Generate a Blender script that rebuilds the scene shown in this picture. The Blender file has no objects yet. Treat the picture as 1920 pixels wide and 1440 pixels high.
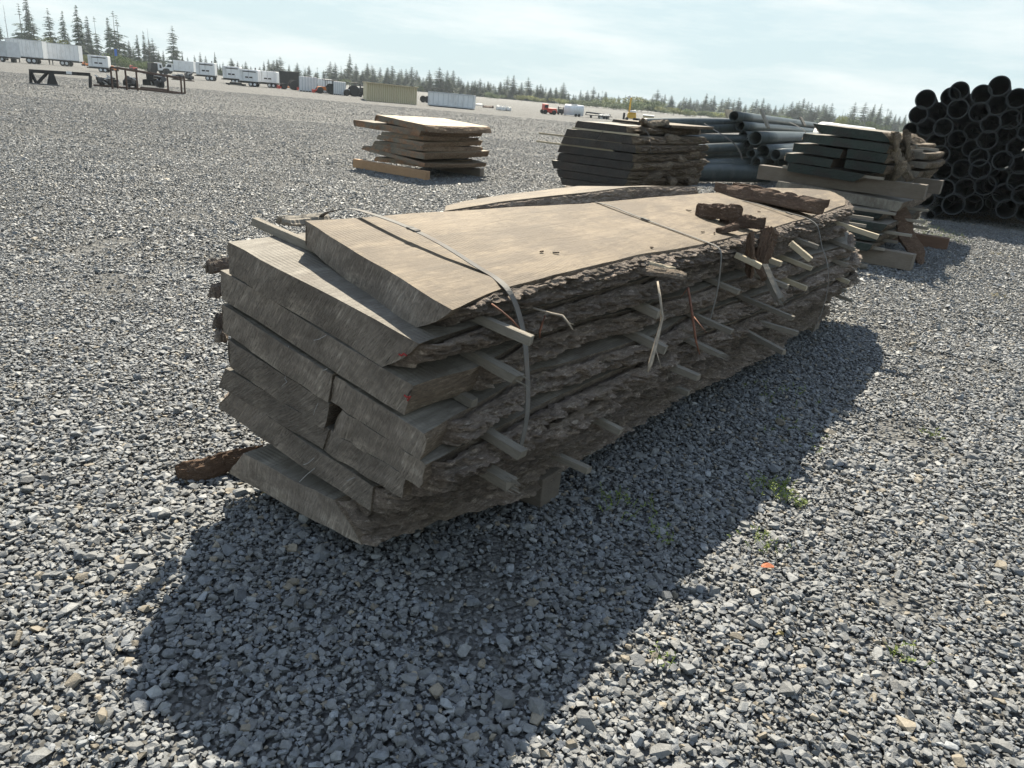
import bpy, math, random
import numpy as np
from mathutils import Matrix, Vector
random.seed(7); RNG = np.random.default_rng(11)
S = bpy.context.scene; COL = S.collection; R = math.radians

# ---------------------------------------------------------------- camera, world, sun
CAM_H, PITCH, ROLL, FPX = 1.6, 21.1, 5.06, 1400.0
cF = np.array([0, math.cos(R(PITCH)), -math.sin(R(PITCH))]); cR0 = np.array([1., 0, 0]); cU0 = np.cross(cR0, cF)
cR = cR0*math.cos(R(ROLL)) + cU0*math.sin(R(ROLL)); cU = -cR0*math.sin(R(ROLL)) + cU0*math.cos(R(ROLL))
cd = bpy.data.cameras.new('camera'); cam = bpy.data.objects.new('camera', cd); COL.objects.link(cam)
cam.matrix_world = Matrix(((cR[0], cU[0], -cF[0], 0), (cR[1], cU[1], -cF[1], 0), (cR[2], cU[2], -cF[2], CAM_H), (0, 0, 0, 1)))
cd.sensor_fit = 'HORIZONTAL'; cd.sensor_width = 36; cd.lens = 36*FPX/1920; cd.clip_end = 3000; cd.clip_start = .05
S.camera = cam
SUN_EL, SHADOW_AZ = 43.5, -86.0
w = bpy.data.worlds.new('World'); S.world = w; w.use_nodes = True; nt = w.node_tree
bg = nt.nodes['Background']
sky = nt.nodes.new('ShaderNodeTexSky'); sky.sky_type = 'NISHITA'; sky.sun_disc = False
sky.sun_elevation = R(SUN_EL); sky.sun_rotation = R(90 - (SHADOW_AZ+180)); sky.air_density = 1.15; sky.dust_density = 0.6; sky.ozone_density = 2.4
tc = nt.nodes.new('ShaderNodeTexCoord'); mp = nt.nodes.new('ShaderNodeMapping'); mp.inputs['Scale'].default_value = (1.2, 1.2, 7)
mp.inputs['Rotation'].default_value = (0, 0.06, 0)
nz = nt.nodes.new('ShaderNodeTexNoise'); nz.inputs['Scale'].default_value = 2.6; nz.inputs['Detail'].default_value = 7; nz.inputs['Roughness'].default_value = .62
cr = nt.nodes.new('ShaderNodeMapRange'); cr.inputs[1].default_value = .44; cr.inputs[2].default_value = .66; cr.inputs[3].default_value = 0; cr.inputs[4].default_value = .85
mx = nt.nodes.new('ShaderNodeMix'); mx.data_type = 'RGBA'; mx.inputs[7].default_value = (3.7, 3.95, 3.95, 1)
hz = nt.nodes.new('ShaderNodeMix'); hz.data_type = 'RGBA'; hz.inputs[7].default_value = (2.4, 3.02, 3.22, 1); hz.clamp_factor = True
L = nt.links.new
sx = nt.nodes.new('ShaderNodeSeparateXYZ'); L(tc.outputs['Generated'], sx.inputs[0]); hr = nt.nodes.new('ShaderNodeMapRange'); L(sx.outputs['Z'], hr.inputs[0]); hr.interpolation_type = 'SMOOTHSTEP'
for i_, q_ in enumerate((.26, .85, .97, .0)): hr.inputs[i_+1].default_value = q_
L(hr.outputs[0], hz.inputs[0])
L(tc.outputs['Generated'], mp.inputs[0]); L(mp.outputs[0], nz.inputs['Vector']); L(nz.outputs['Fac'], cr.inputs[0])
L(sky.outputs[0], hz.inputs[6]); L(hz.outputs[2], mx.inputs[6]); L(cr.outputs[0], mx.inputs[0]); L(mx.outputs[2], bg.inputs['Color'])
bg.inputs['Strength'].default_value = 0.1
sd = bpy.data.lights.new('sun', 'SUN'); sd.energy = 5.0; sd.angle = R(.55); sd.color = (1, .915, .755)
sun = bpy.data.objects.new('sun', sd); COL.objects.link(sun)
sv = Vector((math.cos(R(SHADOW_AZ))*math.cos(R(SUN_EL)), math.sin(R(SHADOW_AZ))*math.cos(R(SUN_EL)), -math.sin(R(SUN_EL))))
sun.rotation_euler = sv.to_track_quat('-Z', 'Y').to_euler(); sun.location = (0, 60, 60)
S.render.engine = 'CYCLES'
S.view_settings.view_transform = 'Standard'; S.view_settings.look = 'None'; S.view_settings.gamma = 1; S.view_settings.exposure = 1.3
S.cycles.max_bounces = 6; S.cycles.diffuse_bounces = 3; S.cycles.volume_bounces = 0

# ---------------------------------------------------------------- pixel helpers (photo pixel -> point in the place)
OC = np.array([0, 0, CAM_H])
def ray(x, y): return cF*FPX + cR*(x-960) - cU*(y-720)
def gp(x, y, z=0.0):
    d = ray(x, y); return OC + d*((z-CAM_H)/d[2])
def atY(x, y, Y):
    d = ray(x, y); return OC + d*(Y/d[1])

# ---------------------------------------------------------------- numpy noise
def _h(a, b, c, s):
    n = (a.astype(np.int64)*374761393 + b.astype(np.int64)*668265263 + c.astype(np.int64)*2147483647 + s*974634777) & 0xffffffff
    n = ((n ^ (n >> 13))*1274126177) & 0xffffffff; n = ((n ^ (n >> 16))*2246822519) & 0xffffffff
    return (n ^ (n >> 15)).astype(np.float64)/4294967296.0
def vn(x, y, z=0., s=0):
    x, y, z = np.broadcast_arrays(np.asarray(x, float), np.asarray(y, float), np.asarray(z, float))
    i, j, k = np.floor(x), np.floor(y), np.floor(z); f, g, h = x-i, y-j, z-k
    f, g, h = f*f*(3-2*f), g*g*(3-2*g), h*h*(3-2*h); o = 0
    for a in (0, 1):
        for b in (0, 1):
            for c in (0, 1):
                o = o + _h(i+a, j+b, k+c, s)*(f if a else 1-f)*(g if b else 1-g)*(h if c else 1-h)
    return o*2-1
def fbm(x, y, z=0., s=0, o=4):
    t, a = 0, 1.
    for q in range(o): t = t + a*vn(x*2**q, y*2**q, z*2**q, s+q); a *= .5
    return t/1.9
def cells(x, y, s=0):
    i, j = np.floor(x), np.floor(y); f1 = np.full(x.shape, 9.); f2 = f1.copy(); idv = f1.copy()
    for a in (-1, 0, 1):
        for b in (-1, 0, 1):
            px = i+a+_h(i+a, j+b, i*0, s); py = j+b+_h(i+a, j+b, i*0, s+7); d = np.hypot(px-x, py-y)
            v = _h(i+a, j+b, i*0, s+13); near = d < f1
            f2 = np.where(near, f1, np.minimum(f2, d)); idv = np.where(near, v, idv); f1 = np.where(near, d, f1)
    return f1, f2, idv

# ---------------------------------------------------------------- materials
def newmat(name, rough=.85):
    m = bpy.data.materials.new(name); m.use_nodes = True; t = m.node_tree; b = t.nodes['Principled BSDF']
    b.inputs['Roughness'].default_value = rough; b.inputs['Specular IOR Level'].default_value = .3
    return m, t, b
def nd(t, ty, **kw):
    n = t.nodes.new(ty)
    for k, v in kw.items():
        if k in n.inputs: n.inputs[k].default_value = v
        else: setattr(n, k, v)
    return n
def coords(t, scale=(1, 1, 1), rot=(0, 0, 0), kind='Object'):
    c = t.nodes.new('ShaderNodeTexCoord'); m = t.nodes.new('ShaderNodeMapping'); m.inputs['Scale'].default_value = scale; m.inputs['Rotation'].default_value = rot
    t.links.new(c.outputs[kind], m.inputs[0]); return m.outputs[0]
def noise(t, vec, scale, detail=4, rough=.6, lo=.35, hi=.65, a=0., b=1., dist=0.):
    n = nd(t, 'ShaderNodeTexNoise', Scale=scale, Detail=detail, Roughness=rough, Distortion=dist); t.links.new(vec, n.inputs['Vector'])
    r = t.nodes.new('ShaderNodeMapRange'); t.links.new(n.outputs['Fac'], r.inputs[0])
    for i, v in enumerate((lo, hi, a, b)): r.inputs[i+1].default_value = v
    return r.outputs[0]
def mixc(t, f, a, b, mode='MIX'):
    m = t.nodes.new('ShaderNodeMix'); m.data_type = 'RGBA'; m.blend_type = mode
    for s, v in ((0, f), (6, a), (7, b)):
        if hasattr(v, 'links') or isinstance(v, bpy.types.NodeSocket): t.links.new(v, m.inputs[s])
        else: m.inputs[s].default_value = (tuple(v)+(1,)) if isinstance(v, (tuple, list)) else v
    return m.outputs[2]
def bump(t, bsdf, h, strength=.5, dist=.01, prev=None):
    b = nd(t, 'ShaderNodeBump', Strength=strength, Distance=dist); t.links.new(h, b.inputs['Height'])
    if prev is not None: t.links.new(prev, b.inputs['Normal'])
    t.links.new(b.outputs[0], bsdf.inputs['Normal']); return b.outputs[0]
def objrand(t, a=.8, b=1.2):
    o = t.nodes.new('ShaderNodeObjectInfo'); r = t.nodes.new('ShaderNodeMapRange'); t.links.new(o.outputs['Random'], r.inputs[0])
    r.inputs[3].default_value = a; r.inputs[4].default_value = b; return r.outputs[0]
def scalec(t, c, f):
    m = t.nodes.new('ShaderNodeVectorMath'); m.operation = 'SCALE'; t.links.new(c, m.inputs[0])
    if isinstance(f, bpy.types.NodeSocket): t.links.new(f, m.inputs['Scale'])
    else: m.inputs['Scale'].default_value = f
    return m.outputs[0]
def sep(t, vec, ax='Z'):
    s = t.nodes.new('ShaderNodeSeparateXYZ'); t.links.new(vec, s.inputs[0]); return s.outputs[ax]

def mat_woodtop(name, c1, c2, c3, saw=1.0):
    m, t, b = newmat(name, .72); v = coords(t)
    grain = noise(t, coords(t, (1.2, 11, 4)), 3.2, 9, .72, .38, .62, dist=.9)
    stain = noise(t, coords(t, (.9, 2.2, 1)), 1.5, 9, .74, .46, .56)
    fine = noise(t, coords(t, (14, 40, 30)), 5, 5, .7, .25, .75)
    blot = noise(t, v, 6, 9, .8, .5, .66)
    c = mixc(t, grain, c1, c2); c = mixc(t, scalef(t, stain, .8), c, c3); c = mixc(t, scalef(t, noise(t, coords(t, (.45, 7, 1)), 2.4, 7, .6, .54, .66, dist=.5), .5), c, tuple(q*.55 for q in c3))

    c = mixc(t, scalef(t, blot, .7), c, (c3[0]*.65, c3[1]*.5, c3[2]*.42)); c = mixc(t, scalef(t, fine, .45), c, (c1[0]*.6, c1[1]*.6, c1[2]*.6))
    w1 = nd(t, 'ShaderNodeTexWave', wave_type='BANDS', bands_direction='X', Scale=17, Distortion=1.4, Detail=3); w1.inputs['Detail Scale'].default_value = .8
    t.links.new(v, w1.inputs['Vector'])
    pm = noise(t, coords(t, (1, 1, 1)), 2.1, 3, .5, .38, .62)
    sw = t.nodes.new('ShaderNodeMath'); sw.operation = 'MULTIPLY'; t.links.new(w1.outputs['Fac'], sw.inputs[0]); t.links.new(pm, sw.inputs[1])
    c = mixc(t, scalef(t, sw.outputs[0], .42*saw), c, (c1[0]*.5, c1[1]*.48, c1[2]*.46))
    ckk = nd(t, 'ShaderNodeTexNoise', Scale=1.6, Detail=5, Roughness=.55, Distortion=.4); t.links.new(coords(t, (.35, 9, 1)), ckk.inputs['Vector'])
    k1 = t.nodes.new('ShaderNodeMath'); k1.operation = 'SUBTRACT'; t.links.new(ckk.outputs['Fac'], k1.inputs[0]); k1.inputs[1].default_value = .5; k2 = t.nodes.new('ShaderNodeMath'); k2.operation = 'ABSOLUTE'; t.links.new(k1.outputs[0], k2.inputs[0])
    k3 = t.nodes.new('ShaderNodeMapRange'); t.links.new(k2.outputs[0], k3.inputs[0]); k3.inputs[1].default_value = .0; k3.inputs[2].default_value = .006; k3.inputs[3].default_value = 1; k3.inputs[4].default_value = 0
    k4 = t.nodes.new('ShaderNodeMath'); k4.operation = 'MULTIPLY'; t.links.new(k3.outputs[0], k4.inputs[0]); t.links.new(noise(t, v, 1.3, 3, .5, .5, .6), k4.inputs[1]); c = mixc(t, scalef(t, k4.outputs[0], .55), c, (.05, .036, .025))
    t.links.new(scalec(t, c, objrand(t, .85, 1.12)), b.inputs['Base Color'])
    n1 = bump(t, b, sw.outputs[0], .55*saw, .004); n2 = bump(t, b, fine, .5, .003, n1); bump(t, b, grain, .4, .004, n2)
    return m
def scalef(t, s, f):
    m = t.nodes.new('ShaderNodeMath'); m.operation = 'MULTIPLY'; t.links.new(s, m.inputs[0]); m.inputs[1].default_value = f; return m.outputs[0]
def mat_endgrain(name, c1, c2, tint=None):
    m, t, b = newmat(name, .85); v = coords(t)
    # growth rings around a pith far below the slab, plus diagonal chain-saw scoring
    rg = nd(t, 'ShaderNodeTexWave', wave_type='RINGS', rings_direction='X', Scale=6.5, Distortion=1.3, Detail=4); rg.inputs['Detail Scale'].default_value = 1.1
    mpp = t.nodes.new('ShaderNodeMapping'); mpp.inputs['Location'].default_value = (0, .05, .35); t.links.new(v, mpp.inputs[0]); t.links.new(mpp.outputs[0], rg.inputs['Vector'])
    rv = coords(t, (1, 1, 1), (.95, 0, 0)); cx_ = t.nodes.new('ShaderNodeCombineXYZ'); t.links.new(objrand(t, .55, 1.3), cx_.inputs[0]); t.links.new(cx_.outputs[0], rv.node.inputs['Rotation'])
    def stretch(sc):
        q = t.nodes.new('ShaderNodeMapping'); q.inputs['Scale'].default_value = sc; t.links.new(rv, q.inputs[0]); return q.outputs[0]
    saw = noise(t, stretch((4, 3.2, 26)), 2.0, 6, .7, .41, .59); sawf = noise(t, stretch((6, 6, 80)), 2.0, 4, .7, .42, .58)
    big = noise(t, v, 3.6, 7, .68, .38, .62); spk = noise(t, v, 55, 4, .7, .4, .62)
    c = mixc(t, big, c1, c2); c = mixc(t, scalef(t, rg.outputs['Fac'], .42), c, (c1[0]*.45, c1[1]*.42, c1[2]*.4))
    c = mixc(t, scalef(t, saw, .48), c, (c1[0]*.34, c1[1]*.32, c1[2]*.32)); c = mixc(t, scalef(t, sawf, .55), c, (c1[0]*.4, c1[1]*.38, c1[2]*.38)); c = mixc(t, scalef(t, spk, .3), c, (c2[0]*1.7, c2[1]*1.65, c2[2]*1.6))
    ck = noise(t, stretch((1, 1.2, 13)), 2.6, 3, .5, .70, .72); c = mixc(t, ck, c, (.03, .025, .02))
    bg2 = noise(t, coords(t, (1, 1.6, 3)), 1.7, 6, .62, .42, .62); c = mixc(t, scalef(t, bg2, .62), c, (c2[0]*.48, c2[1]*.45, c2[2]*.43)); hi = noise(t, coords(t, (1, 2.2, 5), (.2, 0, 0)), 2.3, 6, .7, .55, .72); c = mixc(t, scalef(t, hi, .5), c, (c1[0]*1.35, c1[1]*1.33, c1[2]*1.3))
    if tint:
        pm = noise(t, coords(t, (1, 1.4, 2.2)), 2.3, 5, .6, .42, .56); c = mixc(t, scalef(t, pm, tint[3]), c, tint[:3])
    t.links.new(scalec(t, c, objrand(t, .72, 1.22)), b.inputs['Base Color'])
    n1 = bump(t, b, saw, .6, .007); n2 = bump(t, b, sawf, .8, .004, n1); bump(t, b, ck, .8, -.01, n2)
    return m
def mat_bark(name, c1, c2, c3, moss=0.):
    m, t, b = newmat(name, .92); v = coords(t)
    big = noise(t, coords(t, (1.6, 5, 5)), 2.2, 8, .65, .33, .68); fine = noise(t, coords(t, (8, 26, 34)), 3.2, 8, .75, .38, .6)
    flk = noise(t, coords(t, (4, 12, 14)), 3.4, 8, .85, .54, .62); gm = noise(t, v, 5, 4, .6, .56, .7)
    c = mixc(t, big, c1, c2); c = mixc(t, scalef(t, fine, .68), c, (c1[0]*.30, c1[1]*.28, c1[2]*.27)); c = mixc(t, scalef(t, flk, .7), c, c3)
    if moss: c = mixc(t, scalef(t, gm, moss), c, (.13, .12, .03))
    if name in ('bark', 'bark_pale'):
        at = t.nodes.new('ShaderNodeAttribute'); at.attribute_name = 'Col'; c = mixc(t, 1.0, c, at.outputs['Color'], 'MULTIPLY')
    t.links.new(scalec(t, c, objrand(t, .8, 1.2)), b.inputs['Base Color'])
    n1 = bump(t, b, fine, 1., .012); bump(t, b, flk, .7, .008, n1)
    return m
def mat_plain(name, c, rough=.6, metal=0., var=.25, sc=3., bmp=0., dirt=None):
    m, t, b = newmat(name, rough); v = coords(t)
    n = noise(t, v, sc, 6, .65, .3, .7); cc = mixc(t, n, tuple(q*(1-var) for q in c), tuple(min(1, q*(1+var)) for q in c))
    if dirt: cc = mixc(t, noise(t, coords(t, (1, 1, .4)), sc*1.7, 7, .7, .5, .75), cc, dirt)
    t.links.new(cc, b.inputs['Base Color']); b.inputs['Metallic'].default_value = metal
    if bmp: bump(t, b, noise(t, v, sc*12, 5, .7, .2, .8), bmp, .004)
    return m
def mat_lumber(name, c1, c2, rough=.85):
    m, t, b = newmat(name, rough)
    g = noise(t, coords(t, (30, 2.2, 30)), 2.4, 8, .75, .3, .7); s = noise(t, coords(t, (3, 2, 3)), 3, 6, .6, .35, .65); f = noise(t, coords(t, (60, 5, 60)), 3, 5, .8, .3, .7)
    c = mixc(t, g, c1, c2); c = mixc(t, scalef(t, s, .45), c, tuple(q*.55 for q in c1)); c = mixc(t, scalef(t, f, .4), c, tuple(q*.4 for q in c1))
    t.links.new(scalec(t, c, objrand(t, .75, 1.2)), b.inputs['Base Color']); n1 = bump(t, b, g, .6, .004); bump(t, b, f, .7, .003, n1)
    return m

M = {}
M['top'] = mat_woodtop('weathered_sawn_wood', (.185, .138, .086), (.11, .077, .044), (.052, .033, .018), .8)
M['topgrey'] = mat_woodtop('grey_sawn_wood', (.27, .245, .205), (.17, .152, .125), (.10, .086, .068), 1.1)
M['topfresh'] = mat_woodtop('fresh_sawn_wood', (.40, .32, .215), (.32, .245, .155), (.24, .17, .10), .5)
M['end'] = mat_endgrain('end_grain', (.40, .345, .285), (.24, .208, .175))
M['endA'] = mat_endgrain('end_grain_painted', (.52, .30, .17), (.36, .21, .125), (.10, .22, .22, .4))
M['endB'] = mat_endgrain('end_grain_dark', (.05, .044, .04), (.11, .092, .078), (.03, .04, .042, .3))
M['endD'] = mat_endgrain('end_grain_green_sealed', (.05, .054, .05), (.075, .078, .07), (.035, .06, .05, .5))
M['waney'] = mat_bark('waney_edge', (.36, .285, .21), (.25, .195, .145), (.50, .42, .33))
M['waneyA'] = mat_bark('brown_waney_edge', (.46, .33, .22), (.32, .22, .145), (.58, .46, .33))
M['bark'] = mat_bark('bark', (.47, .395, .33), (.27, .225, .185), (.68, .60, .51), .15)
M['barkB'] = mat_bark('bark_pale', (.36, .29, .21), (.20, .16, .12), (.60, .52, .40), .45)
M['barkred'] = mat_bark('bark_inner', (.27, .175, .12), (.15, .10, .07), (.42, .30, .21))
M['barkbrown'] = mat_bark('bark_brown', (.30, .19, .12), (.17, .11, .075), (.40, .28, .19))
M['slate'] = mat_plain('slate_stone', (.13, .135, .14), .65, 0, .3, 14, .5)
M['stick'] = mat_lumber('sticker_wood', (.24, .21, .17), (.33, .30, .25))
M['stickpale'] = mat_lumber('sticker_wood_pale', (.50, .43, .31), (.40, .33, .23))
M['beam'] = mat_lumber('beam_wood', (.20, .165, .13), (.26, .22, .18))
M['beamred'] = mat_lumber('beam_wood_red', (.21, .125, .085), (.16, .095, .065))
M['beamtan'] = mat_lumber('beam_wood_tan', (.48, .30, .17), (.40, .24, .13))
M['strap'] = mat_plain('steel_strapping', (.13, .125, .116), .8, .0, .25, 9, .3, (.12, .09, .07))
M['twig'] = mat_plain('twig_wood', (.33, .28, .22), .8, 0, .4, 20, .5)
M['twigred'] = mat_plain('root_wood', (.17, .075, .045), .8, 0, .4, 20, .5)
M['leaf'] = mat_plain('weed_leaf', (.13, .17, .035), .6, 0, .4, 30)
M['grass'] = mat_plain('dry_grass', (.30, .25, .12), .7, 0, .3, 20)
M['litter'] = mat_plain('dead_leaf', (.40, .12, .045), .6, 0, .3, 30)
M['chalk'] = mat_plain('chalk', (.36, .35, .34), .9, 0, .3, 80)
M['redpaint'] = mat_plain('red_paint', (.28, .035, .03), .8, 0, .3, 60)

# ---------------------------------------------------------------- object helpers
def tag(o, label=None, cat=None, group=None, kind=None):
    if label: o['label'] = label
    if cat: o['category'] = cat
    if group: o['group'] = group
    if kind: o['kind'] = kind
    return o
def mesh_np(name, V, F, mats, mi=None, smooth=False, col=None):
    me = bpy.data.meshes.new(name); V = np.asarray(V, float)
    if isinstance(F, np.ndarray):
        n, k = F.shape; me.vertices.add(len(V)); me.vertices.foreach_set('co', V.astype(np.float32).ravel())
        me.loops.add(n*k); me.loops.foreach_set('vertex_index', F.astype(np.int32).ravel())
        me.polygons.add(n); me.polygons.foreach_set('loop_start', (np.arange(n)*k).astype(np.int32)); me.update(calc_edges=True)
    else:
        me.from_pydata(V.tolist(), [], F)
    for m in (mats if isinstance(mats, (list, tuple)) else [mats]): me.materials.append(m)
    if mi is not None: me.polygons.foreach_set('material_index', np.asarray(mi, np.int32))
    me.polygons.foreach_set('use_smooth', np.full(len(me.polygons), smooth))
    if col is not None:
        a = me.color_attributes.new('Col', 'FLOAT_COLOR', 'POINT'); a.data.foreach_set('color', np.asarray(col, np.float32).ravel())
    me.update(); return me
def put(name, me, parent=None, mat=None):
    o = bpy.data.objects.new(name, me); COL.objects.link(o)
    if parent is not None: o.parent = parent
    if mat is not None: o.matrix_world = mat
    return o
def empty(name, mat): 
    o = bpy.data.objects.new(name, None); COL.objects.link(o); o.matrix_world = mat; o.empty_display_size = .2; return o
def frame(ox, oy, deg, oz=0): return Matrix.Translation((ox, oy, oz)) @ Matrix.Rotation(R(deg), 4, 'Z')
class MB:
    def __init__(s): s.V, s.F = [], []
    def add(s, V, F):
        n = len(s.V); s.V += [tuple(v) for v in V]; s.F += [tuple(n+i for i in f) for f in F]; return s
    def box(s, c, d, rot=None, taper=1., jit=0.):
        a, b, h = d[0]/2, d[1]/2, d[2]/2; V = []
        for z in (-h, h):
            k = taper if z > 0 else 1
            for x, y in ((-a, -b), (a, -b), (a, b), (-a, b)):
                v = Vector((x*k+random.uniform(-jit, jit), y*k+random.uniform(-jit, jit), z+random.uniform(-jit, jit)))
                V.append((rot @ v if rot else v)+Vector(c))
        return s.add(V, [(0, 3, 2, 1), (4, 5, 6, 7), (0, 1, 5, 4), (1, 2, 6, 5), (2, 3, 7, 6), (3, 0, 4, 7)])
    def tube(s, pts, r, n=8, caps=True):
        pts = [Vector(p) for p in pts]; rs = r if isinstance(r, (list, tuple)) else [r]*len(pts); V = []; F = []
        for i, p in enumerate(pts):
            d = (pts[min(i+1, len(pts)-1)]-pts[max(i-1, 0)]).normalized(); a = d.cross(Vector((0, 0, 1)) if abs(d.z) < .9 else Vector((1, 0, 0))).normalized(); b = d.cross(a)
            V += [p+(a*math.cos(2*math.pi*k/n)+b*math.sin(2*math.pi*k/n))*rs[i] for k in range(n)]
        for i in range(len(pts)-1):
            for k in range(n): F.append((i*n+k, i*n+(k+1) % n, (i+1)*n+(k+1) % n, (i+1)*n+k))
        if caps: F += [tuple(reversed(range(n))), tuple(range((len(pts)-1)*n, len(pts)*n))]
        return s.add(V, F)
    def wheel(s, c, r, w, ax='y', n=18):
        d = Vector((0, w/2, 0)) if ax == 'y' else Vector((w/2, 0, 0)); c = Vector(c); return s.tube([c-d, c-d*.8, c+d*.8, c+d], [r*.9, r, r, r*.9], n)
    def prism(s, prof, y0, y1):
        n = len(prof); V = [(x, y0, z) for x, z in prof]+[(x, y1, z) for x, z in prof]
        F = [tuple(range(n)), tuple(reversed(range(n, 2*n)))]+[(i, n+i, n+(i+1) % n, (i+1) % n) for i in range(n)]
        return s.add(V, F)
    def build(s, name, mat, parent=None, mw=None, smooth=False, bevel=0):
        me = mesh_np(name, s.V, s.F, mat, smooth=smooth); o = put(name, me, parent, mw)
        if bevel:
            b = o.modifiers.new('bevel', 'BEVEL'); b.width = bevel; b.segments = 2; b.limit_method = 'ANGLE'
        return o
ORD = ['top', 'second', 'third', 'fourth', 'fifth', 'sixth', 'seventh', 'eighth', 'ninth', 'tenth', 'eleventh', 'twelfth', 'thirteenth', 'fourteenth', 'fifteenth', 'sixteenth', 'seventeenth', 'eighteenth', 'nineteenth', 'twentieth']
TENS = {2: 'twenty', 3: 'thirty', 4: 'forty', 5: 'fifty', 6: 'sixty', 7: 'seventy', 8: 'eighty', 9: 'ninety'}
TENTH = {2: 'twentieth', 3: 'thirtieth', 4: 'fortieth', 5: 'fiftieth', 6: 'sixtieth', 7: 'seventieth', 8: 'eightieth', 9: 'ninetieth'}
def ordw(n):   # 1-based
    if n == 1: return 'first'
    if n <= 20: return ORD[n-1]
    if n >= 100: return 'hundredth' if n == 100 else 'hundred-and-'+ordw(n-100)
    return TENTH[n//10] if n % 10 == 0 else TENS[n//10]+'-'+ordw(n % 10)

# ---------------------------------------------------------------- ground
def gz(x, y): 
    r = np.hypot(x, y)
    return (.016*fbm(x*.9, y*.9, 0, 3, 3)+.011*fbm(x*.35+y*.12, y*2.4-x*.5, 0, 71, 3)+.02*fbm(x*.25, y*.25, 0, 5, 2))*np.clip(1.2-r/60, .0, 1)
def build_ground():
    rr = np.concatenate([np.linspace(.0, 12, 90)[1:], np.geomspace(12.3, 1600, 90)]); th = np.linspace(0, 2*math.pi, 241)[:-1]
    A, B = np.meshgrid(rr, th, indexing='ij'); X = (A*np.cos(B)).ravel(); Y = (A*np.sin(B)).ravel()
    V = np.c_[X, Y, gz(X, Y)-.006]; V = np.vstack([V, [0, 0, gz(np.array([0.]), np.array([0.]))[0]-.006]]); n = 240; F = []
    i, j = np.meshgrid(np.arange(len(rr)-1), np.arange(n), indexing='ij'); i = i.ravel(); j = j.ravel(); k = (j+1) % n
    F = np.c_[i*n+j, (i+1)*n+j, (i+1)*n+k, i*n+k].tolist(); c = len(V)-1; F += [(c, q, (q+1) % n) for q in range(n)]
    m, t, b = newmat('gravel_ground', .9); v = coords(t)
    vo = nd(t, 'ShaderNodeTexVoronoi', Scale=42); t.links.new(v, vo.inputs['Vector'])
    vb = nd(t, 'ShaderNodeTexVoronoi', Scale=11); t.links.new(v, vb.inputs['Vector'])
    g1 = noise(t, v, .35, 6, .6, .35, .65); g2 = noise(t, v, 2.2, 6, .6, .35, .65); g3 = noise(t, coords(t, (.5, 3.5, 1)), .25, 6, .65, .35, .65)
    sp = t.nodes.new('ShaderNodeSeparateColor'); t.links.new(vo.outputs['Color'], sp.inputs[0])
    sp2 = t.nodes.new('ShaderNodeSeparateColor'); t.links.new(vb.outputs['Color'], sp2.inputs[0])
    c = mixc(t, sp.outputs[0], (.075, .077, .076), (.155, .155, .15)); c = mixc(t, scalef(t, sp2.outputs[0], .35), c, (.10, .10, .10))
    c = mixc(t, scalef(t, g1, .3), c, (.155, .15, .138)); c = mixc(t, scalef(t, g2, .3), c, (.12, .115, .105)); c = mixc(t, scalef(t, g3, .35), c, (.125, .124, .118))
    fn = noise(t, v, 160, 4, .7, .3, .7, .75, 1.2); trk = noise(t, coords(t, (.08, 1.0, 1), (0, 0, .35)), .5, 5, .6, .45, .62); c = mixc(t, scalef(t, trk, .35), c, (.155, .152, .143)); c = scalec(t, c, fn)
    t.links.new(c, b.inputs['Base Color']); n1 = bump(t, b, vo.outputs['Distance'], 1., -.03); bump(t, b, vb.outputs['Distance'], .8, -.06, n1)
    o = put('ground', mesh_np('ground', V, F, m, smooth=True)); tag(o, kind='structure')
build_ground()

def protos(n, npts, seed):
    import bmesh
    rs = np.random.default_rng(seed); out = []
    while len(out) < n:
        P = rs.normal(size=(npts, 3)); P /= np.linalg.norm(P, axis=1)[:, None]; P *= rs.uniform(.8, 1.05, (npts, 1))
        P = np.sign(P)*np.abs(P)**.8; bm = bmesh.new(); [bm.verts.new(p) for p in P]; r = bmesh.ops.convex_hull(bm, input=bm.verts)
        bmesh.ops.delete(bm, geom=list({e for e in r['geom_interior']+r['geom_unused'] if isinstance(e, bmesh.types.BMVert)}), context='VERTS')
        bmesh.ops.triangulate(bm, faces=bm.faces); bm.verts.index_update()
        V = np.array([v.co[:] for v in bm.verts]); F = np.array([[v.index for v in f.verts] for f in bm.faces]); bm.free()
        if len(F) >= npts: out.append((V, F))
    return out
def rotm(yaw, tilt, ta):
    cy, sy = np.cos(yaw), np.sin(yaw); Rz = np.zeros((len(yaw), 3, 3)); Rz[:, 0, 0] = cy; Rz[:, 0, 1] = -sy; Rz[:, 1, 0] = sy; Rz[:, 1, 1] = cy; Rz[:, 2, 2] = 1
    ax = np.c_[np.cos(ta), np.sin(ta), ta*0]; c, s = np.cos(tilt), np.sin(tilt); x, y = ax[:, 0], ax[:, 1]; Rt = np.zeros_like(Rz)
    Rt[:, 0, 0] = c+x*x*(1-c); Rt[:, 0, 1] = x*y*(1-c); Rt[:, 0, 2] = y*s; Rt[:, 1, 0] = x*y*(1-c); Rt[:, 1, 1] = c+y*y*(1-c); Rt[:, 1, 2] = -x*s
    Rt[:, 2, 0] = -y*s; Rt[:, 2, 1] = x*s; Rt[:, 2, 2] = c
    return Rt @ Rz
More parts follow.
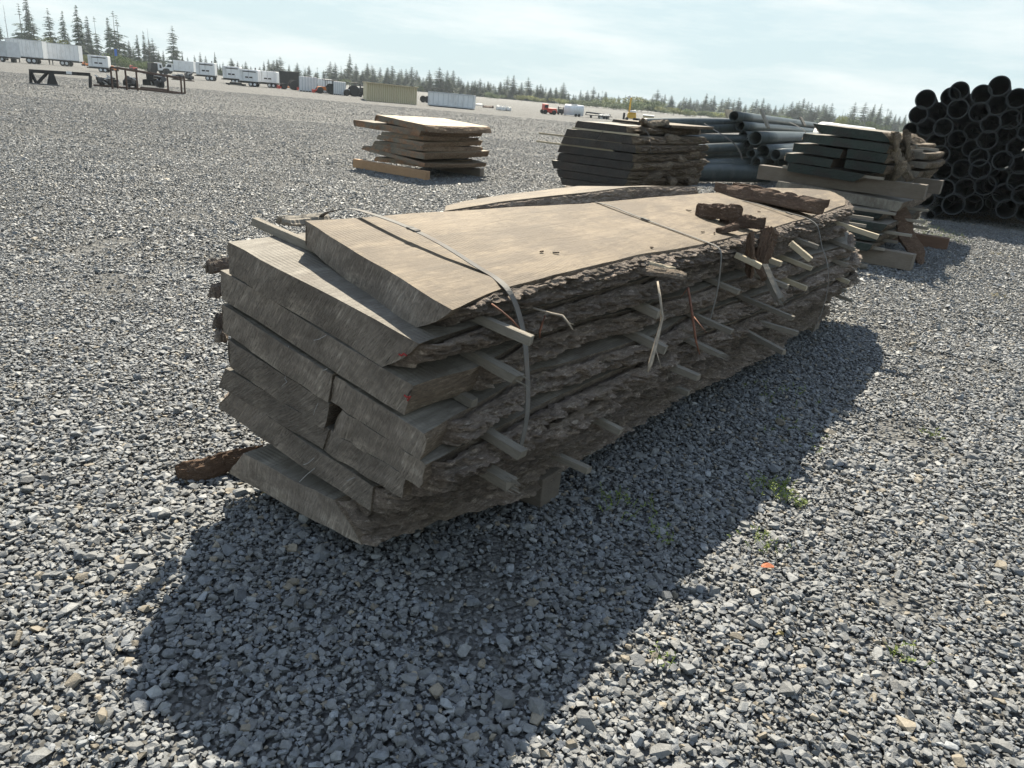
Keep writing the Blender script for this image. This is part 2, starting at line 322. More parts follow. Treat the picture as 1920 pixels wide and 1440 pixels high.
def scatter(y0, y1, dens, s_med, s_sig, pr, lift, margin=.7, seed=1, smax=.05):
    rs = np.random.default_rng(seed); W = .78*y1+margin+.6; N = int(dens*(y1-y0)*2*W); x = rs.uniform(-W, W, N); y = rs.uniform(y0, y1, N)
    keep = np.abs(x) < .74*y+margin+.35; x, y = x[keep], y[keep]; n = len(x)
    s = np.minimum(s_med*np.exp(rs.normal(0, s_sig, n)), smax)
    # finer material in drifts, coarse stones in patches
    s *= 1+.28*fbm(x*.8, y*.8, 0, 21, 3); dust = fbm(x*1.3, y*1.3, 0, 44, 3); ok = ~((dust > .42) & (rs.random(n) < .75)); x, y, s = x[ok], y[ok], s[ok]; n = len(x)
    sc = np.c_[s*rs.uniform(.8, 1.35, n), s*rs.uniform(.65, 1.0, n), s*rs.uniform(.38, .75, n)]
    Rm = rotm(rs.uniform(0, 6.28, n), np.abs(rs.normal(0, .30, n)), rs.uniform(0, 6.28, n)); z = gz(x, y)+sc[:, 2]*lift+rs.uniform(-.002, .006, n)
    g = np.clip(rs.lognormal(-1.87, .2, n), .06, .3); hue = rs.random(n); c = np.c_[g*.985, g, g*.985]
    tan = hue > .955; c[tan] = np.c_[g*1.25, g*1.08, g*.82][tan]; blu = hue < .3; c[blu] = np.c_[g*.93, g*.98, g*1.02][blu]
    pid = rs.integers(0, len(pr), n); VV, FF, CC = [], [], []; off = 0
    for p, (V, F) in enumerate(pr):
        q = np.where(pid == p)[0]
        if not len(q): continue
        W_ = (V[None]*sc[q][:, None, :]); W_ = np.einsum('nij,nkj->nki', Rm[q], W_)+np.c_[x, y, z][q][:, None, :]
        VV.append(W_.reshape(-1, 3)); FF.append((F[None]+(np.arange(len(q))*len(V))[:, None, None]+off).reshape(-1, 3)); off += len(q)*len(V)
        CC.append(np.repeat(np.c_[c, np.ones(n)][q], len(V), 0))
    return np.vstack(VV), np.vstack(FF), np.vstack(CC)
def build_gravel():
    m, t, b = newmat('stone', .6); b.inputs['Specular IOR Level'].default_value = .4; a = t.nodes.new('ShaderNodeAttribute'); a.attribute_name = 'Col'; v = coords(t)
    n = noise(t, v, 60, 6, .7, .3, .7, .72, 1.3); t.links.new(scalec(t, a.outputs['Color'], n), b.inputs['Base Color']); bump(t, b, noise(t, v, 130, 5, .7, .2, .8), .5, .003)
    pa, pb, pc = protos(22, 15, 5), protos(16, 10, 6), protos(10, 7, 8); parts = []
    parts.append(scatter(.9, 6.2, 4300, .0082, .30, pb, .1, .9, 3)); parts.append(scatter(.9, 6.2, 1700, .0113, .30, pa, .4, .9, 4, .03)); parts.append(scatter(.9, 6.2, 26, .024, .2, pa, .45, .9, 14, .034))
    parts.append(scatter(6.2, 15, 1700, .0112, .3, pb, .3, 2.4, 5)); parts.append(scatter(6.2, 15, 50, .019, .3, pb, .4, .6, 6))
    parts.append(scatter(15, 30, 420, .0165, .3, pc, .2, 5, 7)); parts.append(scatter(30, 62, 60, .023, .3, pc, .15, 12, 8))
    V, F, C = [], [], []; off = 0
    for v_, f_, c_ in parts: V.append(v_); F.append(f_+off); C.append(c_); off += len(v_)
    V = np.vstack(V); F = np.vstack(F); C = np.vstack(C); print('gravel verts', len(V), 'tris', len(F))
    o = put('gravel', mesh_np('gravel', V, F, m, col=C)); tag(o, 'grey crushed gravel covering the whole yard', 'gravel', kind='stuff')
build_gravel()

# ---------------------------------------------------------------- timber slabs
def interp(tab): 
    xs, ys = [p[0] for p in tab], [p[1] for p in tab]
    return lambda x: np.interp(x, xs, ys)
def slab(fr, label, x0l, x0r, x1, yl, yr, zt, th, bevL=.0, bevR=.03, mats=None, bark=None, seed=0, nx=130, group=None, name='wood_plank', rough=1., cupbow=.0, bq=(.0065, 20), farcut=.0, cat='plank', hang=.0):
    """local frame: x along the log, y to its left, z up. yl/yr: left/right edge of the top face, zt(x,y) top height, th(x) thickness"""
    cx, cy = (min(x0l, x0r)+x1)/2, float((yl(x0l)+yr(x0r))/2); cz = float(np.min(zt(np.array([cx]), np.array([cy]))))-.05; ctr = np.array([cx, cy, cz])
    mw = fr @ Matrix.Translation(ctr.tolist()); root = empty(name, mw); tag(root, label, cat, group)
    m, ks = 10, 3; t = np.linspace(0, 1, nx)**1.0
    xl = x0l+(x1-x0l)*t; xr = x0r+(x1-farcut-x0r)*t
    YL = yl(xl)+rough*.012*fbm(xl*3, xl*0+seed, 0, seed, 4); YR = yr(xr)-rough*.012*fbm(xr*3, xr*0+seed+9, 0, seed+3, 4)
    j = np.linspace(0, 1, m+1); endn = (.006*vn(j*9, j*0, 0, seed+5))[None]*np.exp(-t*60)[:, None]
    X = xl[:, None]*(1-j)+xr[:, None]*j+endn; Y = YL[:, None]*(1-j)+YR[:, None]*j; Zt = zt(X, Y)+.004*fbm(X*1.5, Y*4, 0, seed, 3)
    Tb = th(X); bevR = bevR(xr) if callable(bevR) else xr*0+bevR; Yb = (YL-bevL)[:, None]*(1-j)+(YR+bevR)[:, None]*j; Zb = Zt-Tb
    rings = []
    for a in range(m+1): rings.append(np.c_[X[:, a], Y[:, a], Zt[:, a]])
    for a in range(1, ks+1):
        f = a/(ks+1); bl = .012*rough*fbm(xr*7, xr*0+f*3, 0, seed+8, 4)+.14*np.abs(bevR)*math.sin(math.pi*f)
        rings.append(np.c_[xr+0*f, YR*(1-f)+(YR+bevR)*f-bl, Zt[:, m]*(1-f)+Zb[:, m]*f])
    for a in range(m, -1, -1): rings.append(np.c_[X[:, a], Yb[:, a], Zb[:, a]])
    for a in range(1, ks+1):
        f = a/(ks+1); bl = .012*rough*fbm(xl*7, xl*0+f*3, 0, seed+18, 4)
        rings.append(np.c_[xl, (YL-bevL)*(1-f)+YL*f+bl, Zb[:, 0]*(1-f)+Zt[:, 0]*f])
    G = np.stack(rings, 1)-ctr; nr = G.shape[1]; V = G.reshape(-1, 3); F, mi = [], []
    for i in range(nx-1):
        for k in range(nr):
            k2 = (k+1) % nr; F.append((i*nr+k, i*nr+k2, (i+1)*nr+k2, (i+1)*nr+k)); mi.append(0 if (k < m or m+ks+1 <= k < 2*m+ks+1) else 1)
    for e, i in ((0, 0), (1, nx-1)):
        o = i*nr; bot = lambda a: o+m+ks+1+(m-a)
        q = [(o+a, o+a+1, bot(a+1), bot(a)) for a in range(m)]+[tuple([o+m]+[o+m+1+a for a in range(ks)]+[bot(m)]), tuple([bot(0)]+[o+2*m+ks+2+a for a in range(ks)]+[o])]
        for f in q: F.append(tuple(reversed(f)) if e == 0 else f); mi.append(2)
    F = [tuple(reversed(f)) for f in F]
    put('board', mesh_np('board', V, F, mats, mi), root)
    # bark on either edge
    for side, spec in (bark or {}).items():
        xa, xb, thick, hole = spec[:4]; bm_ = spec[4] if len(spec) > 4 else M['bark']
        n = int((xb-xa)/bq[0])+2; K = bq[1]; x = np.linspace(xa, xb, n); s = np.linspace(0, 1, K)
        if side == 'R': e = np.interp(x, xr, YR); zt_ = np.interp(x, xr, Zt[:, m]); zb_ = np.interp(x, xr, Zb[:, m]); bev = np.interp(x, xr, bevR)[:, None]; sg = -1; tb = np.interp(x, xr, Tb[:, m])
        else: e = np.interp(x, xl, YL); zt_ = np.interp(x, xl, Zt[:, 0]); zb_ = np.interp(x, xl, Zb[:, 0]); bev = -bevL; sg = 1; tb = np.interp(x, xl, Tb[:, 0])
        X2, S2 = np.meshgrid(x, s, indexing='ij'); sd = seed*3.7
        f1, f2, idv = cells(X2*6+sd+.6*fbm(X2*5, S2*2, 0, seed), S2*tb[:, None]*44+1.2*fbm(X2*5, S2*2, 0, seed+2), seed)
        g1, g2, id2 = cells(X2*19+sd, S2*tb[:, None]*100+.9*fbm(X2*12, S2*5, 0, seed+2), seed+31)
        plate = np.clip((f2-f1)*2.6, 0, 1)**.5*(.35+1.0*idv)*.5+np.clip((g2-g1)*2.4, 0, 1)*(.1+.3*id2)+.14*fbm(X2*16, S2*9, 0, seed+6, 4)+.34*(1-2.2*np.abs(fbm(X2*3.5+.3*fbm(X2*9, S2*3, 1, seed), S2*tb[:, None]*34, 0, seed+40, 3)))-.1
        low = fbm(X2*1.6, S2*1.2, sd, seed+4, 3); miss = fbm(X2*2.2, S2*.8, sd+5, seed+9, 3)
        off = thick*(.34+1.0*plate+.5*low); off = np.where(miss > hole, off*.12-.004, off)
        prof = np.sin(math.pi*np.clip(S2*.94+.03, 0, 1))**.45; tp = np.clip(np.minimum(X2-xa, xb-X2)/.03, 0, 1)**.5
        off = off*(.18+.82*prof)*tp-.006*(1-tp)
        wig = .003*fbm(X2*18, S2*0, 1.3, seed+12, 3)+.005*fbm(X2*4, S2*0, 1.3, seed+14, 3)
        Yy = e[:, None]-sg*(-1)*0+sg*off+(bev*S2)*1.0; Zz = (zt_[:, None]-.007)*(1-S2)+(zb_[:, None]-hang*tp)*S2+wig*(1-S2)+(.003+.002*idv)*(1-2*S2)*prof-.004*S2*tp+.006*fbm(X2*20, S2*9, 2, seed+5, 3)
        Yin = Yy.copy()
        P = np.stack([X2+.004*vn(X2*40, S2*12, 0, seed), Yy, Zz], -1)
        # closing rows tucked into the wood
        a0 = P[:, :1].copy(); a0[..., 1] -= sg*.03; a0[..., 2] -= .012; a1 = P[:, -1:].copy(); a1[..., 1] -= sg*.03; a1[..., 2] += .012
        P = np.concatenate([a0, P, a1], 1)-ctr; nk = P.shape[1]
        i, k = np.meshgrid(np.arange(n-1), np.arange(nk-1), indexing='ij'); i = i.ravel(); k = k.ravel()
        Fq = np.c_[i*nk+k, (i+1)*nk+k, (i+1)*nk+k+1, i*nk+k+1]
        if sg > 0: Fq = Fq[:, ::-1]
        tone = np.clip(.55+.75*(.6*idv+.4*id2)+.15*fbm(X2*3, S2*2, 9, seed, 3), .4, 1.5); tone = np.concatenate([tone[:, :1], tone, tone[:, -1:]], 1).reshape(-1); put('bark', mesh_np('bark', P.reshape(-1, 3), Fq, bm_, col=np.c_[tone, tone*.97, tone*.95, tone*0+1]), root)
    return root

MF = frame(0, 0, 56.5)      # the big stack: local x runs along the slabs, y = -v
WM = [M['top'], M['waney'], M['end']]; WG = [M['topgrey'], M['waney'], M['end']]
def tiltz(zr, s, vr=-1.4): return lambda x, y: zr+s*(y+vr)      # y=-v ; higher to the left
def const(c): return lambda x: x*0+c
def thk(t0, t1, x0): return lambda x: t1+(t0-t1)*np.exp(-np.maximum(np.asarray(x)-x0, 0)/.14)
BG = 'slabs of the big strapped stack'
def main_stack():
    lab = lambda s: s
    slab(MF, 'top slab of the big stack, wide pale sawn face with straps across it', 1.80, 1.68, 7.30,
         interp([(1.8, 2.14), (2.28, 2.10), (2.96, 2.05), (3.56, 1.99), (4.8, 1.93), (6.36, 1.84), (7.0, 1.72), (7.3, 1.62)]),
         interp([(1.6, 1.345), (2.0, 1.39), (3.0, 1.385), (3.6, 1.33), (4.8, 1.30), (6.7, 1.33), (7.05, 1.41), (7.3, 1.55)]),
         tiltz(.998, .164), thk(.10, .086, 1.7), .0, interp([(1.68, .17), (1.95, .04), (2.5, -.02), (7.3, -.02)]), WM, {'R': (1.74, 7.25, .052, .60), 'L': (1.80, 7.2, .02, .5)}, 1, group=BG)
    slab(MF, 'second slab of the big stack, its near end sticking out past the top slab', 1.595, 1.60, 7.05, interp([(1.6, 2.31), (4, 2.25), (7.1, 2.0)]),
         interp([(1.6, 1.40), (2.2, 1.41), (3, 1.37), (5, 1.34), (6.4, 1.29), (7.05, 1.4)]), tiltz(.888, .164), thk(.115, .09, 1.6), -.0, interp([(1.6, .15), (1.9, .06), (2.4, .0), (7, -.01)]), WG,
         {'R': (1.62, 7.0, .06, .55), 'L': (1.75, 6.8, .03, .4)}, 2, group=BG)
    slab(MF, 'third slab of the big stack with a torn bare corner and red paint', 1.594, 1.60, 7.2, interp([(1.6, 2.36), (4, 2.30), (7.1, 2.05)]),
         interp([(1.6, 1.41), (1.86, 1.40), (2.3, 1.45), (3, 1.40), (4, 1.33), (6.5, 1.2), (7.2, 1.35)]), tiltz(.744, .19), thk(.109, .10, 1.6), 0, .035, WG,
         {'R': (1.92, 7.1, .062, .5), 'L': (1.6, 6.8, .03, .4)}, 3, group=BG, rough=1.4)
    # fourth layer: two boards with an open joint
    jl = lambda x: x*0+1.845
    slab(MF, 'left board of the fourth layer in the big stack, chalked end', 1.594, 1.595, 6.9, interp([(1.6, 2.363), (4, 2.32), (7, 2.1)]), const(1.775),
         tiltz(.617, .185), thk(.109, .10, 1.6), 0, .022, WG, {'L': (1.6, 6.8, .03, .4)}, 4, group=BG, rough=.5)
    slab(MF, 'right board of the fourth layer in the big stack, grey top showing beside bark', 1.597, 1.60, 7.25, const(1.758),
         interp([(1.6, 1.355), (2.28, 1.43), (3.05, 1.34), (3.6, 1.35), (5, 1.25), (6.6, 1.18), (7.25, 1.3)]), tiltz(.615, .185), thk(.098, .085, 1.6), -.024, .015, WG,
         {'R': (1.72, 7.2, .075, .7)}, 5, group=BG, rough=1.4)
    slab(MF, 'left board of the fifth layer in the big stack, square cut at the joint', 1.594, 1.595, 6.9, interp([(1.6, 2.342), (4, 2.32), (7, 2.1)]), const(1.79),
         tiltz(.512, .165), thk(.109, .10, 1.6), 0, .03, WG, {'L': (1.64, 6.8, .03, .4)}, 6, group=BG, rough=.5)
    slab(MF, 'right board of the fifth layer in the big stack, with browner end grain', 1.597, 1.60, 7.1, const(1.735),
         interp([(1.6, 1.36), (2.3, 1.36), (3.6, 1.33), (5, 1.22), (6.6, 1.15), (7.1, 1.3)]), tiltz(.508, .185), thk(.094, .085, 1.6), -.045, .022, WG,
         {'R': (1.64, 7.05, .078, .65)}, 7, group=BG, rough=1.3)
    slab(MF, 'left board of the sixth layer in the big stack, left of the crack', 1.594, 1.595, 6.9, interp([(1.6, 2.355), (4, 2.32), (7, 2.1)]), const(1.79),
         tiltz(.430, .122), thk(.088, .08, 1.6), -.05, .035, WG, {'L': (1.64, 6.8, .03, .4)}, 8, group=BG, rough=.5)
    slab(MF, 'right board of the sixth layer in the big stack, right of the crack', 1.597, 1.60, 7.0, const(1.785),
         interp([(1.6, 1.44), (2.3, 1.37), (3.6, 1.37), (5, 1.27), (6.6, 1.2), (7.0, 1.3)]), tiltz(.430, .122), thk(.09, .082, 1.6), -.036, .01, WG,
         {'R': (1.64, 6.9, .075, .65)}, 9, group=BG, rough=1.2)
    slab(MF, 'seventh slab of the big stack with a dark underside lip', 1.594, 1.598, 6.95, interp([(1.6, 2.33), (4, 2.30), (7, 2.1)]),
         interp([(1.6, 1.575), (1.9, 1.5), (2.3, 1.42), (3.6, 1.40), (5, 1.35), (6.6, 1.3), (6.95, 1.4)]), tiltz(.302, .172), thk(.10, .095, 1.6), -.10, .01, WG,
         {'R': (1.61, 6.9, .08, .75), 'L': (1.6, 6.8, .035, .5)}, 10, group=BG, rough=1.3)
    slab(MF, 'bottom slab of the big stack, slanted end nearly touching the gravel', 1.585, 1.59, 6.8, interp([(1.6, 2.27), (4, 2.2), (7, 2.0)]),
         interp([(1.6, 1.77), (1.9, 1.70), (2.3, 1.55), (3.6, 1.52), (5, 1.42), (6.6, 1.4), (6.8, 1.5)]), lambda x, y: .212+.02*(y-1.77)+0*x, lambda x: .125-.03*np.clip(x-1.8, 0, 1), -.10, -.14, WG,
         {'R': (1.60, 6.7, .075, .8), 'L': (1.9, 6.6, .03, .5)}, 11, group=BG, rough=1.2)
    # the long narrow slab lying over the far left edge
    slab(MF, 'narrow bark-edged slab lying along the far edge on top of the big stack', 2.70, 2.55, 5.08, interp([(2.6, 2.22), (3.3, 2.36), (4.8, 2.36)]),
         interp([(2.55, 2.125), (3.2, 2.075), (3.6, 2.03), (5.1, 1.985)]), lambda x, y: np.interp(x, [2.5, 2.9, 4.1, 5.1], [1.112, 1.132, 1.150, 1.108])-.12*(y-2.05), const(.085), .0, -.03, [M['top'], M['waney'], M['end']],
         {'R': (2.60, 5.06, .014, .5), 'L': (2.8, 5.0, .02, .5)}, 12, group=BG, nx=80)
main_stack()

def stick(fr, a, b, wz=(.045, .034), mat='stick', label='', name='spacer_stick', group='spacer sticks of the big stack', split=0, cat='stick', jag=.004):
    """square lath from a to b (local x,y,z of its centre line)"""
    a, b = Vector(a), Vector(b); d = b-a; Ln = d.length; n = 14; r = random.Random(hash(label) % 9999); rot = d.to_track_quat('Y', 'Z').to_matrix().to_4x4()
    V, F = [], []; bow = r.uniform(-.006, .006)
    for i in range(n):
        t = i/(n-1); y = (t-.5)*Ln; wx = wz[0]/2*(1+r.uniform(-.05, .05)); hz_ = wz[1]/2*(1+r.uniform(-.05, .05)); o = bow*math.sin(math.pi*t)
        for k, (sx, sz) in enumerate(((-1, -1), (-.86, 1), (.86, 1), (1, -1))):
            V.append((sx*wx+o, y+(r.uniform(-jag, jag)*(3 if split and i == n-1 else 1) if i in (0, n-1) else 0), sz*hz_))
    for i in range(n-1):
        for k in range(4): F.append((i*4+k, i*4+(k+1) % 4, (i+1)*4+(k+1) % 4, (i+1)*4+k))
    F += [(3, 2, 1, 0), tuple((n-1)*4+k for k in range(4))]
    mb = MB(); mb.add(V, [tuple(reversed(f)) for f in F])
    if split:
        for q in range(9):
            x = r.uniform(-.5, .5)*wz[0]; z = r.uniform(-.5, .5)*wz[1]; l = r.uniform(.015, .05)
            mb.tube([(x, Ln/2-.03, z), (x+r.uniform(-.006, .006), Ln/2+l, z+r.uniform(-.008, .006))], [.005, .0008], 4)
    mw = fr @ Matrix.Translation((a+b)/2) @ rot
    return tag(mb.build(name, M[mat], mw=mw, bevel=.0018), label, cat, group)
# main stack laths: (x, v_left, v_right, height above plane, plane) ; planes: gap below each layer
PL = {'a': (.888, .164), 'b': (.744, .19), 'c': (.617, .185), 'd': (.512, .19), 'e': (.43, .122), 'f': (.302, .157), 'g': (.19, .07)}
LN = {'a': 'top', 'b': 'second', 'c': 'third', 'd': 'fourth', 'e': 'fifth', 'f': 'sixth', 'g': 'lowest'}
def lath(k, x, vr, vl=-2.2, x2=None, mat='stick', lab='', split=0, wz=(.042, .030), dz=0.016, droop=0):
    zr, s = PL[k]; f = lambda v: zr+s*(-v-1.4)+dz
    rl = random.Random(len(lab)*7+int(x*100)); wz = (wz[0]*rl.uniform(.75, 1.1), wz[1]*rl.uniform(.75, 1.05)); vr += rl.uniform(-.02, .02)
    stick(MF, (x if x2 is None else x2, -vl, f(vl)), (x, -vr, f(vr)-droop), wz, mat, lab, split=split)
lath('a', 1.93, -1.20, -2.43, 1.80, lab='long lath between the two top slabs, reaching out both sides near the first strap')
lath('b', 1.93, -1.26, -2.1, lab='short lath with a splintered tip just under the long top lath', split=1, wz=(.055, .034))
lath('c', 1.86, -1.36, -1.7, lab='stubby offcut resting on the grey ledge of the near corner', wz=(.05, .03))
lath('d', 1.90, -1.2, -2.0, lab='weathered lath sticking out low beside the first strap, blunt tip', wz=(.055, .04))
lath('f', 1.95, -1.27, -2.0, lab='frayed lath directly above the square bearer end', split=1, wz=(.06, .036), dz=.05)
lath('b', 3.03, -1.27, -2.0, lab='lath touched by the pale twig, upper of two', wz=(.055, .036), dz=.03)
lath('c', 3.03, -1.21, -2.0, lab='lath crossed by the pale twig, lower of two', wz=(.055, .036))
lath('f', 2.72, -1.21, -2.0, lab='pale-ended low lath over shaded gravel, nearer of two close together')
lath('g', 2.42, -1.20, -2.0, lab='dark low lath over shaded gravel, just past the bearer', dz=.05)
lath('g', 3.55, -1.23, -2.0, lab='short dark lath peeping out low below the middle strap', dz=.05)
lath('b', 3.9, -1.18, -2.0, lab='lath just behind the middle strap, highest one there', dz=.02)
lath('c', 3.62, -1.10, -2.0, lab='long lath behind the middle strap, pointing out over lower bark', dz=.02)
lath('d', 3.55, -1.10, -2.0, lab='lath with a broken end low behind the middle strap', split=1)
lath('e', 3.30, -1.13, -2.0, lab='square-ended dark lath lowest below the middle strap', dz=.02)
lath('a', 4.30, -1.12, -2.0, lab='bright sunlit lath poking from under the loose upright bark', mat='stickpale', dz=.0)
lath('b', 4.42, -1.08, -2.0, lab='long dark lath beneath the leaning broken stick')
lath('c', 4.28, -.98, -2.0, lab='long lath ending beside two crossed laths low on the side', dz=.02)
lath('e', 4.15, -.95, -2.0, 4.6, lab='nearer of two crossed laths low on the far half')
lath('e', 4.55, -.98, -2.0, 4.3, lab='farther of two crossed laths low on the far half', dz=.03)
lath('a', 5.15, -1.12, -2.0, lab='lath right beside the third strap near the top edge', dz=.0)
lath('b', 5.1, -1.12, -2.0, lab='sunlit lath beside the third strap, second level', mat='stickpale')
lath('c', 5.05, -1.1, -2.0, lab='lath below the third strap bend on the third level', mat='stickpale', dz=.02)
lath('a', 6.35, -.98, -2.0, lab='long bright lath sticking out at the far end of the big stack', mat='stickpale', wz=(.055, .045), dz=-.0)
lath('b', 6.3, -1.1, -2.0, lab='far end lath one level below the long bright one')
lath('c', 6.25, -1.1, -2.0, lab='far end lath on the third level of the big stack')
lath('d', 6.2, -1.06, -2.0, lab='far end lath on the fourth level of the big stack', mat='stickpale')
lath('e', 6.15, -1.08, -2.0, lab='far end lath on the fifth level of the big stack')
lath('f', 6.5, -1.05, -2.0, lab='lowest far end lath of the big stack, near the gravel')
# bearers under the big stack
def beam(fr, c, d, mat, label, name='timber_bearer', group=None, rz=0, cat='beam', ry=0, bevel=.006):
    mb = MB(); nseg = 10; rr = random.Random(hash(label) % 777); Ln = d[1]; V = []; F = []
    for i in range(nseg):
        y = (i/(nseg-1)-.5)*Ln
        for sx, sz in ((-1, -1), (-1, 1), (1, 1), (1, -1)): V.append((sx*d[0]/2+rr.uniform(-.003, .003), y, sz*d[2]/2+rr.uniform(-.003, .003)))
    for i in range(nseg-1):
        for k in range(4): F.append((i*4+k, (i+1)*4+k, (i+1)*4+(k+1) % 4, i*4+(k+1) % 4))
    F += [(0, 1, 2, 3), tuple((nseg-1)*4+k for k in (3, 2, 1, 0))]
    mb.add(V, F); mw = fr @ Matrix.Translation(c) @ Matrix.Rotation(R(rz), 4, 'Z') @ Matrix.Rotation(R(ry), 4, 'X')
    return tag(mb.build(name, M[mat], mw=mw, bevel=bevel), label, cat, group)
beam(MF, (2.44, 1.87, .067), (.15, 1.0, .14), 'beam', 'square timber bearer under the near end of the big stack, end showing on gravel', group='bearers under the big stack')
beam(MF, (4.5, 1.9, .052), (.14, .9, .11), 'beam', 'timber bearer in deep shade under the middle of the big stack', group='bearers under the big stack')
beam(MF, (6.35, 1.75, .052), (.16, 1.0, .11), 'beam', 'timber bearer under the far end of the big stack', group='bearers under the big stack')

# straps
def unX(px, py, x):     # pixel -> local point of the big stack in the plane at local x
    ax = np.array([math.cos(R(56.5)), math.sin(R(56.5)), 0]); lt = np.array([-ax[1], ax[0], 0]); d = ray(px, py); t = (x-OC@ax)/(d@ax); Q = OC+d*t
    return (x, float(Q@lt), float(Q[2]))
def ribbon(fr, pts, w, label, tw=None, name='steel_strap', th=.0012, group='steel straps round the big stack', drift=0, parent=None, sub=4):
    P = [Vector(p) for p in pts]; Q = []
    for i in range(len(P)-1):
        p0, p1, p2, p3 = P[max(i-1, 0)], P[i], P[i+1], P[min(i+2, len(P)-1)]
        for k in range(sub):
            t = k/sub; Q.append(.5*((2*p1)+(p2-p0)*t+(2*p0-5*p1+4*p2-p3)*t*t+(3*p1-p0-3*p2+p3)*t**3))
    Q.append(P[-1]); V, F = [], []
    for i, p in enumerate(Q):
        d = (Q[min(i+1, len(Q)-1)]-Q[max(i-1, 0)]).normalized(); s = Vector((1, 0, 0)); s = (s-d*s.dot(d)).normalized(); n = d.cross(s)
        for a, b in ((-1, -1), (1, -1), (1, 1), (-1, 1)): V.append(p+s*a*w/2+n*b*th)
    for i in range(len(Q)-1):
        for k in range(4): F.append((i*4+k, i*4+(k+1) % 4, (i+1)*4+(k+1) % 4, (i+1)*4+k))
    F += [(3, 2, 1, 0), tuple((len(Q)-1)*4+k for k in range(4))]
    o = put(name, mesh_np(name, V, F, M['strap'], smooth=False), parent, fr if parent is None else None)
    return tag(o, label, 'strap', group) if parent is None else o
left = lambda x, y, z: [(x, y+.06, .12), (x, y+.09, .35), (x, y+.08, .7), (x, y+.03, z-.09), (x, y-.0, z-.01)]
s1 = [(2.06, 1.7, .02)]+left(2.06, 2.34, 1.1)+[(2.06, 2.20, 1.135)]+[unX(a, b, 2.06) for a, b in ((690, 399), (760, 424), (830, 459), (895, 500), (928, 520))]+[unX(a, b, 2.00) for a, b in ((950, 540), (965, 566), (976, 600), (984, 640), (988, 690), (990, 740), (988, 780), (982, 815), (974, 845))]
ribbon(MF, s1, .026, 'nearest steel strap, bowed up off the top slab and hanging down the side')
s2 = [(3.66, 1.7, .02)]+left(3.66, 2.32, 1.08)+[unX(a, b, 3.66) for a, b in ((1122, 380), (1190, 404), (1260, 430), (1320, 452), (1345, 463), (1352, 476), (1351, 500), (1346, 540), (1338, 575), (1330, 605))]
ribbon(MF, s2, .017, 'middle steel strap drawn tight across the big stack')
s3 = [(5.26, 1.6, .02)]+left(5.26, 2.18, 1.05)+[unX(a, b, 5.26) for a, b in ((1400, 378), (1465, 396), (1505, 406), (1530, 420), (1537, 440), (1541, 462), (1549, 485), (1553, 510), (1552, 540), (1545, 570), (1535, 600), (1520, 630))]
ribbon(MF, s3, .016, 'third steel strap, wavy where it hangs over the far side bark')
for o_, (px_, py_) in zip([o for o in COL.objects if o.name.startswith('steel_strap')], ((775, 430), (1210, 411), (1480, 400))):
    x_ = (2.06, 3.66, 5.26)[('steel_strap', 'steel_strap.001', 'steel_strap.002').index(o_.name)]; q_ = unX(px_, py_, x_)
    mb = MB(); mb.box((0, 0, 0), (.030 if x_ < 3 else .022, .045, .007)).box((0, .014, 0), (.032 if x_ < 3 else .024, .004, .009)).box((0, -.014, 0), (.032 if x_ < 3 else .024, .004, .009)); c_ = put('crimp_seal', mesh_np('crimp_seal', mb.V, mb.F, M['strap']), o_); c_.location = q_; c_.rotation_euler = (.16, 0, 0)
